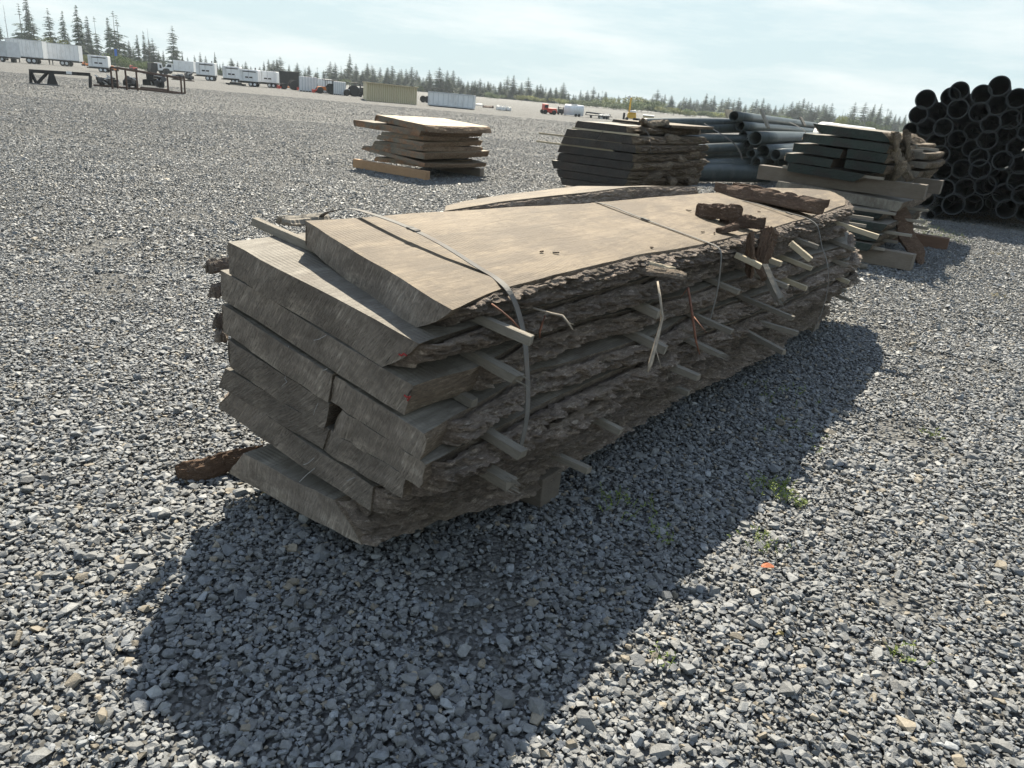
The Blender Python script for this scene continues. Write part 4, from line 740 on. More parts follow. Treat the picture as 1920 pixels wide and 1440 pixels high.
def pipes_C():
    L_ = [(1376, 218, 9.2), (1388, 236, 8.8), (1393, 254, 8.5), (1399, 270, 8.2), (1416, 259, 12.6), (1408, 288, 8.5), (1430, 285, 13), (1417, 304, 9.5), (1454, 290, 9.6), (1443, 307, 9.6), (1468, 304, 9.8), (1459, 319, 8)]
    g = 'grey pipes with open ends, left pile'; rs = random.Random(8)
    for i, (px, py, r) in enumerate(L_):
        Q = atY(px, py, 19.5+rs.uniform(-.3, .5)); dep = (Q-OC)@cF; rad = r*dep/FPX; Ln = rs.uniform(15, 18); d = np.array([.47+.02*rs.uniform(-1, 1), .88, -.001 if i > 2 else -.004])
        if i in (4, 6, 8): d[0] += .05
        e = Q+d*Ln; Q[2] = max(Q[2], rad); e[2] = max(rad, e[2]-(.1 if Q[2] > .8 else 0)); pipe(Q, e, rad, M['pipegrey'], f'{ordw(i+1)} long grey pipe from the top among the open ends left of the green-ended stack', g, sag=.06 if i in (4, 6, 8) else .02, seg=10)
    g2 = 'grey pipes lying crosswise behind the dark stack'
    for i, (pa, pb, r) in enumerate((((1215, 232), (1392, 232), 8.6), ((1205, 247), (1388, 240), 8.2), ((1215, 262), (1398, 262), 8.5), ((1260, 290), (1404, 284), 11.5), ((1290, 312), (1420, 308), 11.5), ((1280, 340), (1440, 326), 15.5), ((1270, 283), (1390, 276), 8))):
        A_ = atY(*pa, 19.0-.12*i); B_ = atY(*pb, 20.3-.1*i); rad = r*20/FPX; A_[2] = max(A_[2], rad); B_[2] = max(B_[2], rad); A_ = B_+(A_-B_)*1.12; A_[2] = max(A_[2], rad)
        pipe(A_, B_, rad, M['pipegrey'], f'{ordw(i+1)} crosswise grey pipe from the top, behind the dark stack', g2, sag=.015, seg=10)
    for i, (a, b, lb) in enumerate((((1427, 205), (1441, 240), 'grey board leaning on top of the grey pipe pile, near one'), ((1501, 220), (1509, 236), 'grey board leaning on top of the grey pipe pile, far one'), ((1366, 206), (1373, 228), 'pale square board propped beside the highest grey pipe end'))):
        Y = (20.4, 27, 20.9)[i]; A_ = atY(*a, Y); B_ = atY(*b, Y-.3); stick(Matrix(), A_, B_, (.10, .05) if i < 2 else (.24, .04), 'stick' if i < 2 else 'stickpale', lb, name='loose_board', group='boards on the grey pipe pile', cat='board')
    ribbon(Matrix(), [atY(1320, 231, 19.2), atY(1345, 247, 19.0), atY(1368, 262, 18.9), atY(1385, 280, 18.9), atY(1392, 300, 18.9)], .03, 'broad strap slanting over the crosswise grey pipes', name='pipe_strap', group='straps on the grey pipes')
    ribbon(Matrix(), [atY(1480, 229, 22.5), atY(1495, 236, 22.2), atY(1508, 245, 22), atY(1513, 256, 21.8)], .03, 'strap bent over the long grey pipes', name='pipe_strap', group='straps on the grey pipes')
    # pale tank roof showing behind
    a = atY(1562, 234, 26); mb = MB(); mb.tube([a+np.array([-.35, 0, -.35]), a+np.array([1.5, .5, -.4])], .42, 18); tag(mb.build('white_drum', M['white'], smooth=True), 'white rounded drum lying behind the green-ended stack', 'drum')
M['white'] = mat_plain('white_painted_metal', (.70, .71, .72), .45, 0, .06, 1.2, 0, (.50, .49, .47)); M['dark'] = mat_plain('dark_machinery', (.022, .021, .022), .6, 0, .4, 3); M['rubber'] = mat_plain('tyre_rubber', (.025, .025, .026), .85)
pipes_C()
M['straw'] = mat_plain('dry_straw', (.17, .12, .075), .95, 0, .45, 25, .8)
def straw_bed():
    rs = np.random.default_rng(3); V = []; F = []
    for i in range(2600):
        t = rs.random(); p = gp(1735+t*300, 405+t*26, .0); q = p+np.array([rs.normal(0, .35), rs.normal(.25, .3), 0]); l = rs.uniform(.08, .22); a = rs.uniform(0, 6.28); z = rs.uniform(.0, .07); dd = np.array([math.cos(a), math.sin(a), rs.uniform(-.2, .3)])*l; s = np.array([-math.sin(a), math.cos(a), 0])*.005
        n = len(V); V += [q+s+[0, 0, z], q-s+[0, 0, z], q+dd+[0, 0, z+.01]]; F.append((n, n+1, n+2))
    tag(put('straw', mesh_np('straw', V, F, M['straw'])), 'dry straw and litter in front of the tall pipe pile', 'straw', kind='stuff')
straw_bed()
for i, (px, py, sz) in enumerate(((1722, 399, .10), (905, 376, .07))):
    if i: chunk(gp(px, py, .05), (.20, .12, .11), rz=-30, mat='bark', label='dark lump lying alone on open gravel beyond the big stack', name='debris_lump', seed=201, group=None, cat='debris', curve=0); chunk(gp(px-1, py-6, .11), (.15, .06, .04), rz=-20, mat='beam', label='small chip of wood resting on the lone dark lump', name='wood_chip', seed=202, group=None, cat='wood chip')
chunk(gp(1618, 500, .04), (.10, .07, .06), rz=20, mat='stick', label='pale stone alone in shade by the far end of the big stack', name='stone', seed=205, group=None, cat='stone', curve=0, n=9)

# ---------------------------------------------------------------- yard machinery far behind
for k, c, rg in (('cream', (.60, .55, .40), .6), ('greybox', (.50, .52, .54), .5), ('red', (.48, .05, .03), .5), ('orange', (.75, .22, .05), .5), ('yellow', (.62, .36, .04), .5), ('tan', (.50, .42, .28), .7), ('blue', (.05, .14, .42), .5), ('rust', (.07, .042, .032), .8), ('steel', (.09, .09, .095), .5), ('tarp', (.62, .60, .56), .8), ('chrome', (.5, .5, .5), .3), ('deckgrey', (.20, .21, .22), .6)):
    M[k] = mat_plain('paint_'+k if k not in ('tarp', 'tan') else k+'_surface', c, rg, 0, .12, 1.5)
mg, tg_, bg_ = newmat('window_glass', .12); bg_.inputs['Base Color'].default_value = (.03, .04, .05, 1); M['glass'] = mg
m, t, b = newmat('ribbed_tan_cladding', .6); wv = nd(t, 'ShaderNodeTexWave', wave_type='BANDS', bands_direction='X', Scale=1.6); t.links.new(coords(t), wv.inputs['Vector']); t.links.new(mixc(t, wv.outputs['Fac'], (.44, .37, .23), (.56, .49, .33)), b.inputs['Base Color']); bump(t, b, wv.outputs['Fac'], 1, .05); M['clad'] = m
def site(px, py, yaw=0):
    g = gp(px, py); s = float((g-OC)@cF)/FPX; a = math.degrees(math.atan2(-g[0], g[1]))+yaw; return Matrix.Translation(g.tolist()) @ Matrix.Rotation(R(a), 4, 'Z'), s
def thing(name, px, py, label, cat, group=None, yaw=0):
    mw, s = site(px, py, yaw); return tag(empty(name, mw), label, cat, group), s
def trailer(x0, x1, ytop, ybot, label, col='white', wheels=(.75, .88), yaw=-14, name='box_trailer', chassis=.28, cat='trailer', W=2.4, group='box trailers in the far row'):
    r, s = thing(name, (x0+x1)/2, ybot, label, cat, group, yaw); Ln = (x1-x0)*s/math.cos(R(yaw))*.93; H = (ybot-ytop)*s*.98; h0 = H*chassis
    MB().box((0, 0, h0+(H-h0)/2), (Ln, W, H-h0)).build('box', M[col], r, bevel=.04); MB().box((0, 0, h0-.12), (Ln*.97, W*.8, .22)).build('chassis', M['dark'], r)
    f = MB()
    for sx in (-1, 1): f.box((sx*(Ln/2+.02), 0, h0+(H-h0)/2), (.06, W+.06, H-h0+.05))
    f.box((0, -W/2-.01, H+.0), (Ln, .08, .1)); f.box((0, -W/2-.01, h0+.05), (Ln, .07, .12)); f.build('frame_trim', M['greybox'], r)
    sm = MB(); [sm.box(((q/9-.5)*Ln, -W/2-.012, h0+(H-h0)*.5), (.05, .02, (H-h0)*.94)) for q in range(1, 9)]; sm.build('panel_seam', M['greybox'], r)
    rw = min(.52, h0*.48)
    for q in wheels:
        for sy in (-1, 1): wb = MB().wheel(((q-.5)*Ln, sy*(W/2-.2), rw), rw, .3).build('wheel', M['rubber'], r); MB().wheel(((q-.5)*Ln, sy*(W/2-.05), rw), rw*.5, .06).build('rim', M['greybox'], wb)
    MB().box((-.3*Ln, -W*.35, h0*.45), (.12, .12, h0*.8)).box((-.3*Ln, W*.35, h0*.45), (.12, .12, h0*.8)).build('landing_leg', M['dark'], r)
    return r, s, Ln, H
def genset(x0, x1, ytop, ybot, label, yaw=-10, col='white', name='generator_trailer', band=True):
    r, s = thing(name, (x0+x1)/2, ybot, label, 'generator', 'white generator trailers in the far row', yaw); Ln = (x1-x0)*s*.95; H = (ybot-ytop)*s*.97; h0 = H*.30; W = 1.9
    MB().box((0, 0, h0+(H-h0)/2), (Ln, W, H-h0)).build('housing', M[col], r, bevel=.06); d = MB()
    if band: d.box((Ln*.05, -W/2-.012, h0+(H-h0)*.83), (Ln*.7, .03, H*.055))
    d.box((-Ln*.1, -W/2-.012, h0+(H-h0)*.35), (Ln*.16, .03, H*.08)).box((Ln*.12, -W/2-.012, h0+(H-h0)*.35), (Ln*.16, .03, H*.08)); d.build('louvre', M['dark'], r)
    MB().box((0, -W/2-.006, h0+(H-h0)*.6), (Ln*.012, .02, (H-h0)*.8)).box((-Ln*.3, -W/2-.006, h0+(H-h0)*.5), (Ln*.012, .02, (H-h0)*.8)).build('door_seam', M['deckgrey'], r)
    MB().box((0, 0, h0-.1), (Ln*.98, W*.85, .2)).box((-Ln*.56, 0, h0-.15), (Ln*.2, .15, .12)).build('chassis', M['dark'], r); rw = h0*.46
    for q in (.60, .82):
        for sy in (-1, 1): wb = MB().wheel(((q-.5)*Ln, sy*(W/2-.1), rw), rw, .25).build('wheel', M['rubber'], r); MB().wheel(((q-.5)*Ln, sy*(W/2+.02), rw), rw*.55, .05).build('rim', M['white'], wb)
    MB().tube([(Ln*.3, 0, H), (Ln*.3, 0, H+.25)], .08, 8).build('exhaust', M['steel'], r)
    return r
trailer(-14, 12, 80, 112, 'cream box body cut off at the left frame edge', 'cream', (.9,), chassis=.15, name='box_truck'); trailer(11, 27, 81, 117, 'short grey-white box between cream body and long trailer', 'greybox', (.35,), yaw=-40)
trailer(24, 84, 78, 119, 'leftmost long white trailer with dark skirt under the pines', 'white', (.58, .72)); trailer(85, 151, 85.5, 123.5, 'second long white trailer, right beside the leftmost one', 'white', (.55, .66))
genset(171, 206, 106, 135, 'white generator on tandem wheels standing alone beside the second trailer'); genset(371, 406, 119, 151, 'white generator trailer just right of the small box truck'); genset(421, 453, 126, 157, 'white generator third in the row, dark band up top')
genset(452, 487, 132, 162, 'wide white generator with ladder marks before the black crate'); genset(487, 522, 135, 164, 'white generator with two wheels directly left of the black crate', band=False)
def box_truck(x0, xc, x1, ytop, ybot, label):
    r, s = thing('box_truck', (x0+x1)/2, ybot, label, 'truck', None, -12); Ln = (x1-x0)*s*.95; H = (ybot-ytop)*s; cw = (xc-x0)*s; x = -Ln/2
    MB().box((x+cw+(Ln-cw)/2, 0, H*.62), (Ln-cw, 2.3, H*.72)).build('box', M['white'], r, bevel=.04); MB().prism([(x, .5), (x+cw*.95, .5), (x+cw*.95, H*.72), (x+cw*.45, H*.72), (x+cw*.22, H*.45), (x, H*.38)], -1.05, 1.05).build('cab', M['white'], r, bevel=.05)
    MB().prism([(x+cw*.33, H*.45), (x+cw*.8, H*.45), (x+cw*.8, H*.65), (x+cw*.5, H*.65)], -1.07, -1.052).build('window', M['glass'], r); MB().box((0, 0, .55), (Ln*.95, 1.6, .25)).build('chassis', M['dark'], r)
    for q in (.14, .8):
        for sy in (-1, 1): MB().wheel(((q-.5)*Ln, sy*.95, .45), .45, .28).build('wheel', M['rubber'], r)
box_truck(309, 328, 366, 115, 140, 'white box truck with snub cab, facing left among pines')
def cab_only(x0, x1, ytop, ybot, label, c1='dark'):
    r, s = thing('truck_cab', (x0+x1)/2, ybot, label, 'truck', None, 15); Ln = (x1-x0)*s; H = (ybot-ytop)*s
    MB().box((-Ln*.3, 0, H*.6), (Ln*.38, 2.3, H*.7)).build('sleeper', M[c1], r, bevel=.05); MB().prism([(-Ln*.1, .6), (Ln*.5, .6), (Ln*.5, H*.45), (Ln*.22, H*.5), (Ln*.15, H), (-Ln*.1, H)], -1.1, 1.1).build('cab', M['white'], r, bevel=.05)
    MB().prism([(Ln*.0, H*.55), (Ln*.14, H*.55), (Ln*.1, H*.85), (0, H*.85)], -1.12, -1.102).build('window', M['glass'], r); MB().box((0, 0, .6), (Ln, 1.2, .25)).build('chassis', M['dark'], r)
    for q in (-.35, .35):
        for sy in (-1, 1): MB().wheel((q*Ln, sy, .48), .48, .3).build('wheel', M['rubber'], r)
cab_only(282, 311, 119, 139, 'white tractor cab with a black back half, left of the box truck')
def crate(x0, x1, yt, yb, label, col, name, cat, yaw=0, ribs=6, W=2.2, group=None):
    r, s = thing(name, (x0+x1)/2, yb, label, cat, group, yaw); Ln = (x1-x0)*s*.97; H = (yb-yt)*s
    MB().box((0, 0, H/2+.05), (Ln, W, H-.1)).build('body', M[col], r, bevel=.03); k = MB()
    for i in range(ribs+1): k.box(((i/ribs-.5)*Ln, -W/2-.02, H/2), (.08, .05, H))
    k.build('rib', M[col if col != 'white' else 'greybox'], r); MB().box((0, 0, .06), (Ln*.96, W*.9, .12)).build('skid', M['dark'], r); return r, s, Ln, H
crate(525, 560, 136, 163, 'black mesh-sided crate in the middle of the far row', 'dark', 'crate', 'crate'); crate(562, 594, 146, 172, 'white container behind the first orange mower', 'white', 'container', 'container'); crate(596, 622, 150, 174, 'white container behind the second orange tractor', 'white', 'container', 'container')
crate(626, 648, 155, 178, 'white container between the orange tractor and the canopy mower', 'white', 'container', 'container'); crate(664, 674, 164, 180, 'slim white panel box beside the black machine', 'white', 'container', 'container', ribs=2, W=1.2)
def tractor(xc, yb, wpx, hpx, label, col, canopy=True, yaw=10):
    r, s = thing('tractor', xc, yb, label, 'tractor', 'small tractors and mowers in the far row', yaw); Ln = wpx*s; H = hpx*s
    MB().box((-Ln*.22, 0, H*.36), (Ln*.42, .7, H*.26), taper=.85).build('hood', M[col], r, bevel=.04); MB().box((Ln*.15, 0, H*.32), (Ln*.35, .9, H*.18)).box((Ln*.2, 0, H*.5), (Ln*.08, .5, H*.22)).build('seat', M['dark'], r)
    for q, rw in ((-.32, .34), (.24, .55)):
        for sy in (-1, 1): MB().wheel((q*Ln, sy*.6, rw), rw, .3).build('wheel', M['rubber'], r)
    if canopy:
        p = MB(); [p.tube([(x, y, H*.35), (x, y, H*.95)], .035, 6) for x in (0, Ln*.33) for y in (-.5, .5)]; p.build('post', M['steel'], r); MB().box((Ln*.15, 0, H*.97), (Ln*.6, 1.4, H*.06)).build('canopy', M['dark'], r, bevel=.03)
    MB().tube([(-Ln*.4, -.3, H*.3), (-Ln*.55, -.3, H*.12)], .05, 6).tube([(-Ln*.4, .3, H*.3), (-Ln*.55, .3, H*.12)], .05, 6).box((-Ln*.6, 0, .2), (.12, 1.4, .35)).build('bucket', M['red' if col == 'orange' else col], r)
tractor(543, 168, 34, 12, 'low orange mower deck in front of the black crate', 'orange', False); tractor(578, 171, 34, 22, 'red tractor under a dark canopy right of the crate', 'red'); tractor(612, 176, 40, 25, 'orange tractor with raised red loader arms', 'orange', True); tractor(631, 176, 18, 16, 'small red mower tucked by the white container', 'red', False); tractor(657, 180, 26, 24, 'dark mower under a wide black canopy', 'greybox')
def blackmachine(x0, x1, yt, yb, label, col='dark', col2='steel'):
    r, s = thing('machine', (x0+x1)/2, yb, label, 'machine', None, 5); Ln = (x1-x0)*s; H = (yb-yt)*s
    MB().box((0, 0, H*.3), (Ln, 1.4, H*.25)).box((-Ln*.1, 0, H*.55), (Ln*.7, 1.2, H*.3), taper=.8).build('body', M[col], r, bevel=.05); MB().tube([(-Ln*.3, 0, H*.6), (-Ln*.35, 0, H)], .07, 8).tube([(Ln*.2, 0, H*.6), (Ln*.2, 0, H*.95)], .05, 8).box((0, 0, H*.86), (Ln*.7, 1.1, .08)).build('roll_bar', M[col2], r)
    for q in (-.35, .0, .35): MB().wheel((q*Ln, -.65, H*.14), H*.14, .25).build('wheel', M['rubber'], r)
blackmachine(672, 693, 159, 182, 'black wheeled machine in front of the tan shed')
blackmachine(1043, 1061, 201, 215, 'small black machine right behind the red loader')
r, s = thing('metal_shed', 733, 192, 'long low tan ribbed metal shed in the far row', 'shed', None, 4); Ln = 92*s; H = 31*s
MB().box((0, 3, H*.49), (Ln, 8, H*.98)).build('wall', M['clad'], r); MB().prism([(-Ln/2-.1, H*.98), (Ln/2+.1, H*.94), (Ln/2+.1, H*.99), (-Ln/2-.1, H*1.04)], -1.2, 7.2).build('roof', M['tan'], r)
r, s = thing('rooftop_unit', 709, 160, 'dark square unit above the roofline of the tan shed', 'unit', None, 0); MB().box((0, 5, 0), (15*s, 1.5, 10*s)).box((0, 5, -5.5*s), (15.5*s, 1.7, .1)).build('housing', M['dark'], r, bevel=.03)
for i, (a, b_, yt, yb, lb) in enumerate(((717, 738, 178, 187, 'pale scrap heap with upturned sheets in front of the tan shed'), (930, 948, 198, 207, 'white tarp mound beside dark pines'), (946, 958, 200, 208, 'small grey tarp mound next to the white one'), (892, 905, 194, 198, 'low pale debris right of the long white van body'), (905, 925, 198, 202, 'scatter of reddish white debris right of the long white van body'), (1122, 1142, 214, 223, 'pale pile of blocks behind the dark stack'))):
    g0 = gp((a+b_)/2, yb); s = float((g0-OC)@cF)/FPX; chunk(g0+np.array([0, 0, (yb-yt)*s*.4]), ((b_-a)*s, 1.2, (yb-yt)*s*.9), mat='tarp' if i != 4 else 'rust', label=lb, name='scrap_heap', seed=300+i, cat='heap', group=None, n=12)
trailer(803, 891, 177, 201.5, 'long white trailer body set apart, right of the tan shed', 'white', (.8, .9), yaw=-6, chassis=.06); 
r, s = thing('pickup_truck', 797, 192, 'white pickup nose peeking out left of the long white body', 'truck', None, 0); MB().prism([(-6*s, .3), (6*s, .3), (6*s, 5*s), (1*s, 8*s), (-3*s, 8*s), (-6*s, 4.5*s)], -.9, .9).build('body', M['white'], r, bevel=.05); MB().prism([(-3*s, 4.5*s), (2*s, 4.5*s), (.5*s, 7.2*s), (-2.4*s, 7.2*s)], -.92, -.902).build('window', M['glass'], r); [MB().wheel((q*s, -.85, .35), .35, .2).build('wheel', M['rubber'], r) for q in (-4, 4)]
def loader(xc, yb, k, label, col):
    r, s = thing('loader', xc, yb, label, 'loader', None, 10); a = s*k
    MB().box((4*a, 0, 7*a), (20*a, 1.8, 8*a), taper=.9).build('body', M[col], r, bevel=.06); MB().box((-7*a, 0, 12*a), (8*a, 1.6, 11*a)).build('cab', M[col], r, bevel=.06); MB().box((-7*a, -.81, 13.5*a), (6*a, .03, 5*a)).build('window', M['glass'], r)
    for q in (-9, 8):
        for sy in (-1, 1): MB().wheel((q*a, sy*.9, 4*a), 4*a, .4).build('wheel', M['rubber'], r)
loader(1028, 214, 1.0, 'red machine with a square cab far right of centre', 'red')
r, s = thing('white_tank', 1075, 218, 'rounded white tank on a short frame by the green bushes', 'tank', None, -8); MB().tube([(-18*s, 0, 11*s), (-17*s, 0, 11*s), (17*s, 0, 11*s), (18*s, 0, 11*s)], [7*s, 9.5*s, 9.5*s, 7*s], 20).build('tank_body', M['white'], r, smooth=True); MB().box((0, 0, 3*s), (34*s, 1.2, 2.5*s)).build('frame', M['greybox'], r); MB().box((0, 0, 20.6*s), (12*s, .6, 1.4*s)).build('hatch', M['white'], r); [MB().wheel((q*s, -.6, 2.5*s), 2.5*s, .3).build('wheel', M['rubber'], r) for q in (6, 12)]
r, s = thing('flatbed_trailer', 1122, 222, 'low dark flatbed trailer behind the dark stack', 'trailer', None, 0); MB().box((0, 0, 5*s), (50*s, 2, 1.5*s)).build('deck', M['dark'], r); MB().tube([(-24*s, 0, 9*s), (22*s, 0, 7.5*s)], .08, 6).tube([(-24*s, 0, 5*s), (-24*s, 0, 9*s)], .06, 6).build('rail', M['steel'], r); [MB().wheel((q*s, -.9, 2.3*s), 2.3*s, .25).build('wheel', M['rubber'], r) for q in (-14, 10, 15)]
r, s = thing('yellow_crane', 1181, 226, 'yellow machine with an upright boom and white lamp', 'crane', None, 0); MB().box((2*s, 0, 9*s), (18*s, 2, 11*s), taper=.85).build('body', M['yellow'], r, bevel=.08); MB().prism([(-5*s, 12*s), (-1*s, 12*s), (-2*s, 40*s), (-4.5*s, 40*s)], -.3, .3).build('boom', M['yellow'], r); MB().box((-7*s, 0, 41*s), (6*s, .5, 4*s), Matrix.Rotation(R(-30), 3, 'Y')).build('lamp', M['white'], r, bevel=.03); MB().box((4*s, -.4, 16.5*s), (12*s, 1.6, 3*s)).build('canopy', M['white'], r, bevel=.05); [MB().wheel((q*s, -.9, 3*s), 3*s, .4).build('wheel', M['rubber'], r) for q in (-6, 8)]; MB().box((-12*s, 0, 7*s), (4*s, 1.5, 12*s)).build('counterweight', M['dark'], r)
r, s = thing('boat', 1214, 232, 'tan-topped hull on black blocks right of the yellow machine', 'boat', None, 0); MB().prism([(-8*s, 8*s), (8*s, 8*s), (11*s, 13*s), (-11*s, 14*s)], -1, 1).build('hull', M['tan'], r, bevel=.05); MB().box((0, 0, 14.5*s), (21*s, 2.2, 1.6*s)).build('deck', M['white'], r, bevel=.03); MB().box((-2*s, 0, 4*s), (16*s, 1.6, 8*s), taper=.8).build('block', M['dark'], r)
r, s = thing('blue_banner', 220, 130, 'tall blue banner on a pole among the left pines', 'banner', None, 0); MB().box((0, 0, 29*s), (4.5*s, .06, 12*s)).build('cloth', M['blue'], r); MB().tube([(-2.4*s, 0, 0), (-2.4*s, 0, 36*s)], .05, 6).build('pole', M['steel'], r)
loader(161, 124, .42, 'small orange machine between the second trailer and the lone generator', 'orange'); loader(214, 133, .5, 'small tan excavator right of the lone generator', 'orange'); loader(250, 131, .45, 'tiny red machine far behind the rusty racks', 'red')
# steel beam stand and rusty racks (left middle distance)
r, s = thing('beam_stand', 116, 161, 'black steel beam on an A-frame stand out on the left gravel', 'steel stand', None, 3)
MB().box((0, 0, 23*s), (99*s, .25, 6*s), Matrix.Rotation(R(-1.0), 3, 'Y')).build('beam', M['dark'], r, bevel=.02)
k = MB(); [k.tube([(a*s, 0, 0), (b_*s, 0, 22*s)], .09, 6) for a, b_ in ((-49, -47), (-40, -47), (-40, -20), (47, 49))]; k.prism([(-24*s, 0), (-6*s, 0), (-11*s, 22*s), (-18*s, 22*s)], -.15, .15); k.build('leg', M['dark'], r); MB().box((-27*s, 0, 1*s), (46*s, .5, 1.6*s)).build('foot', M['steel'], r); MB().box((14*s, -.14, 24*s), (9*s, .02, 5*s)).build('plate', M['white'], r)
r, s = thing('pipe_rack', 284, 172, 'rusty tube rack holding machine parts on the left gravel', 'rack', None, -9)
k = MB(); X = (-62, -38, -20, 32, 55)
for x in X: k.tube([(x*s, -.6, 0), (x*s, -.6, (37-(x+62)*.06)*s)], .055, 6)
for y in (-.6, .9):
    k.tube([(-62*s, y, 37*s), (55*s, y, 28*s)], .055, 6); k.tube([(-20*s, y, 4*s), (55*s, y, 1*s)], .055, 6)
for x in (-62, 55): k.tube([(x*s, .9, 0), (x*s, .9, 32*s)], .055, 6)
k.build('tube_frame', M['rust'], r)
def engine(px, py, wpx, hpx, label, seed, cat='engine'):
    r, s = thing(cat.replace(' ', '_'), px, py, label, cat, 'machine parts by the rusty rack', 0); rs = random.Random(seed); Ln = wpx*s; H = hpx*s
    b1 = MB(); [b1.box((rs.uniform(-.35, .35)*Ln, rs.uniform(-.3, .3), H*rs.uniform(.25, .75)), (Ln*rs.uniform(.15, .4), rs.uniform(.4, .9), H*rs.uniform(.2, .45)), jit=.03) for _ in range(9)]; b1.box((0, 0, H*.4), (Ln*.8, .8, H*.35)); b1.build('block', M['dark'], r, bevel=.02)
    b2 = MB(); [b2.wheel((rs.uniform(-.4, .4)*Ln, -.5, H*rs.uniform(.3, .7)), H*rs.uniform(.1, .22), .15) for _ in range(4)]; b2.build('pulley', M['steel'], r)
    b3 = MB(); [b3.tube([(rs.uniform(-.5, .5)*Ln, -.4, H*rs.uniform(.2, .8)), (rs.uniform(-.5, .5)*Ln, -.4, H*rs.uniform(.6, 1))], .05, 6) for _ in range(5)]; b3.build('hose', M['chrome'], r); MB().box((0, 0, .05), (Ln*1.1, .9, .1)).build('pallet', M['rust'], r)
engine(202, 163, 42, 22, 'black engine on a pallet left of the rusty rack', 1); engine(245, 167, 30, 26, 'black gearbox frame between the engine and the rack', 2); engine(290, 168, 44, 30, 'large engine with pale plate inside the rusty rack', 3); engine(335, 150, 22, 11, 'small dark motor on the far side of the rusty rack', 4); engine(355, 152, 16, 16, 'dark upright pump right of the small dark motor', 5)
for x0, x1, y, lb in ((425, 460, 160, 'low black trailer deck under the third generator'), (1240, 1262, 228, 'small green machine part beyond the grey pipes')):
    r, s = thing('equipment_deck', (x0+x1)/2, y, lb, 'equipment', None, 0); MB().box((0, -1.6, 2.5*s), ((x1-x0)*s, .8, 3*s)).box((0, -1.6, 5*s), ((x1-x0)*s*.6, .6, 2*s)).build('deck', M['dark'], r, bevel=.03); [MB().wheel((q*(x1-x0)*s, -2.0, 2*s), 2*s, .2).build('wheel', M['rubber'], r) for q in (-.35, .35)]

# ---------------------------------------------------------------- trees
def mat_fol(name, a, b_):
    m, t, b = newmat(name, .75); n = noise(t, coords(t, kind='Object'), 9, 4, .6, .35, .65); c = mixc(t, n, a, b_); t.links.new(scalec(t, c, objrand(t, .75, 1.3)), b.inputs['Base Color']); b.inputs['Specular IOR Level'].default_value = .15; return m
M['fir'] = mat_fol('conifer_needles', (.022, .05, .026), (.045, .08, .038)); M['green'] = mat_fol('broadleaf_leaves', (.07, .11, .035), (.12, .155, .05)); M['yel'] = mat_fol('yellow_green_leaves', (.17, .18, .045), (.22, .23, .065)); M['trunk'] = mat_plain('tree_trunk', (.10, .085, .07), .9, 0, .3, 5)
def conifer_mesh(seed, Rr=.2, sparse=.0, base=.04, droop=.35, power=.85, whorls=34, lop=0.):
    rs = random.Random(seed); V, F = [], []
    for i in range(whorls):
        h = base+(1-base)*(i+rs.uniform(-.3, .3))/whorls; h = min(max(h, base), .985); rad = Rr*(1-h)**power*rs.uniform(.6, 1.15)+.006
        if sparse and rs.random() < sparse: continue
        nb = rs.randint(6, 9)
        for b in range(nb):
            az = rs.uniform(0, 6.28); l = rad*rs.uniform(.55, 1.15)*(1+lop*math.cos(az)); ns = max(2, int(l/.016)); up = rs.uniform(-.1, .15)
            if sparse and rs.random() < sparse*.6: continue
            for k in range(ns):
                t = (k+.6)/ns; r = l*t; z = h-l*droop*t*t+l*up*t; w_ = .027*(1.12-h*.85)*(1.25-t*.7)*rs.uniform(.7, 1.4); x, y = r*math.cos(az), r*math.sin(az)
                c = Vector((x, y, z)); d = Vector((math.cos(az), math.sin(az), -droop*t)).normalized(); s = Vector((-math.sin(az), math.cos(az), rs.uniform(-.8, .3))).normalized()
                for q in (-1, 1):
                    n = len(V); V += [c-d*w_*.5, c+d*w_*.8+s*q*w_*.4, c+d*w_*.5+s*q*w_*rs.uniform(1.1, 1.8)+Vector((0, 0, -w_*.5)), c-d*w_*.4+s*q*w_*.9]; F.append((n, n+1, n+2, n+3))
    return mesh_np('crown', V, F, M['fir'])
def trunk_mesh(r0=.011):
    mb = MB(); mb.tube([(0, 0, -.01), (.002, 0, .4), (0, .001, .98)], [r0, r0*.65, r0*.1], 6); return mesh_np('trunk', mb.V, mb.F, M['trunk'])
TM = trunk_mesh(); CM = {'dense': [conifer_mesh(s, .24, .0, .02, .3, .85, 36) for s in (1, 2, 3)], 'tall': [conifer_mesh(s, .17, .10, .03, .45, .75, 40, .35) for s in (4, 5, 6)], 'sparse': [conifer_mesh(s, .20, .40, .15, .35, .65, 28, .35) for s in (7, 8)], 'wide': [conifer_mesh(9, .30, .12, .08, .25, .8, 32, .15)]}
def dead_mesh():
    rs = random.Random(3); mb = MB(); mb.tube([(0, 0, 0), (0, 0, 1)], [.008, .0015], 5)
    for i in range(26):
        h = rs.uniform(.3, .95); a = rs.uniform(0, 6.28); l = .05*(1.1-h)+.01; mb.tube([(0, 0, h), (l*math.cos(a), l*math.sin(a), h-.01)], [.002, .0006], 3)
    return mesh_np('trunk', mb.V, mb.F, M['trunk'])
DM = dead_mesh()
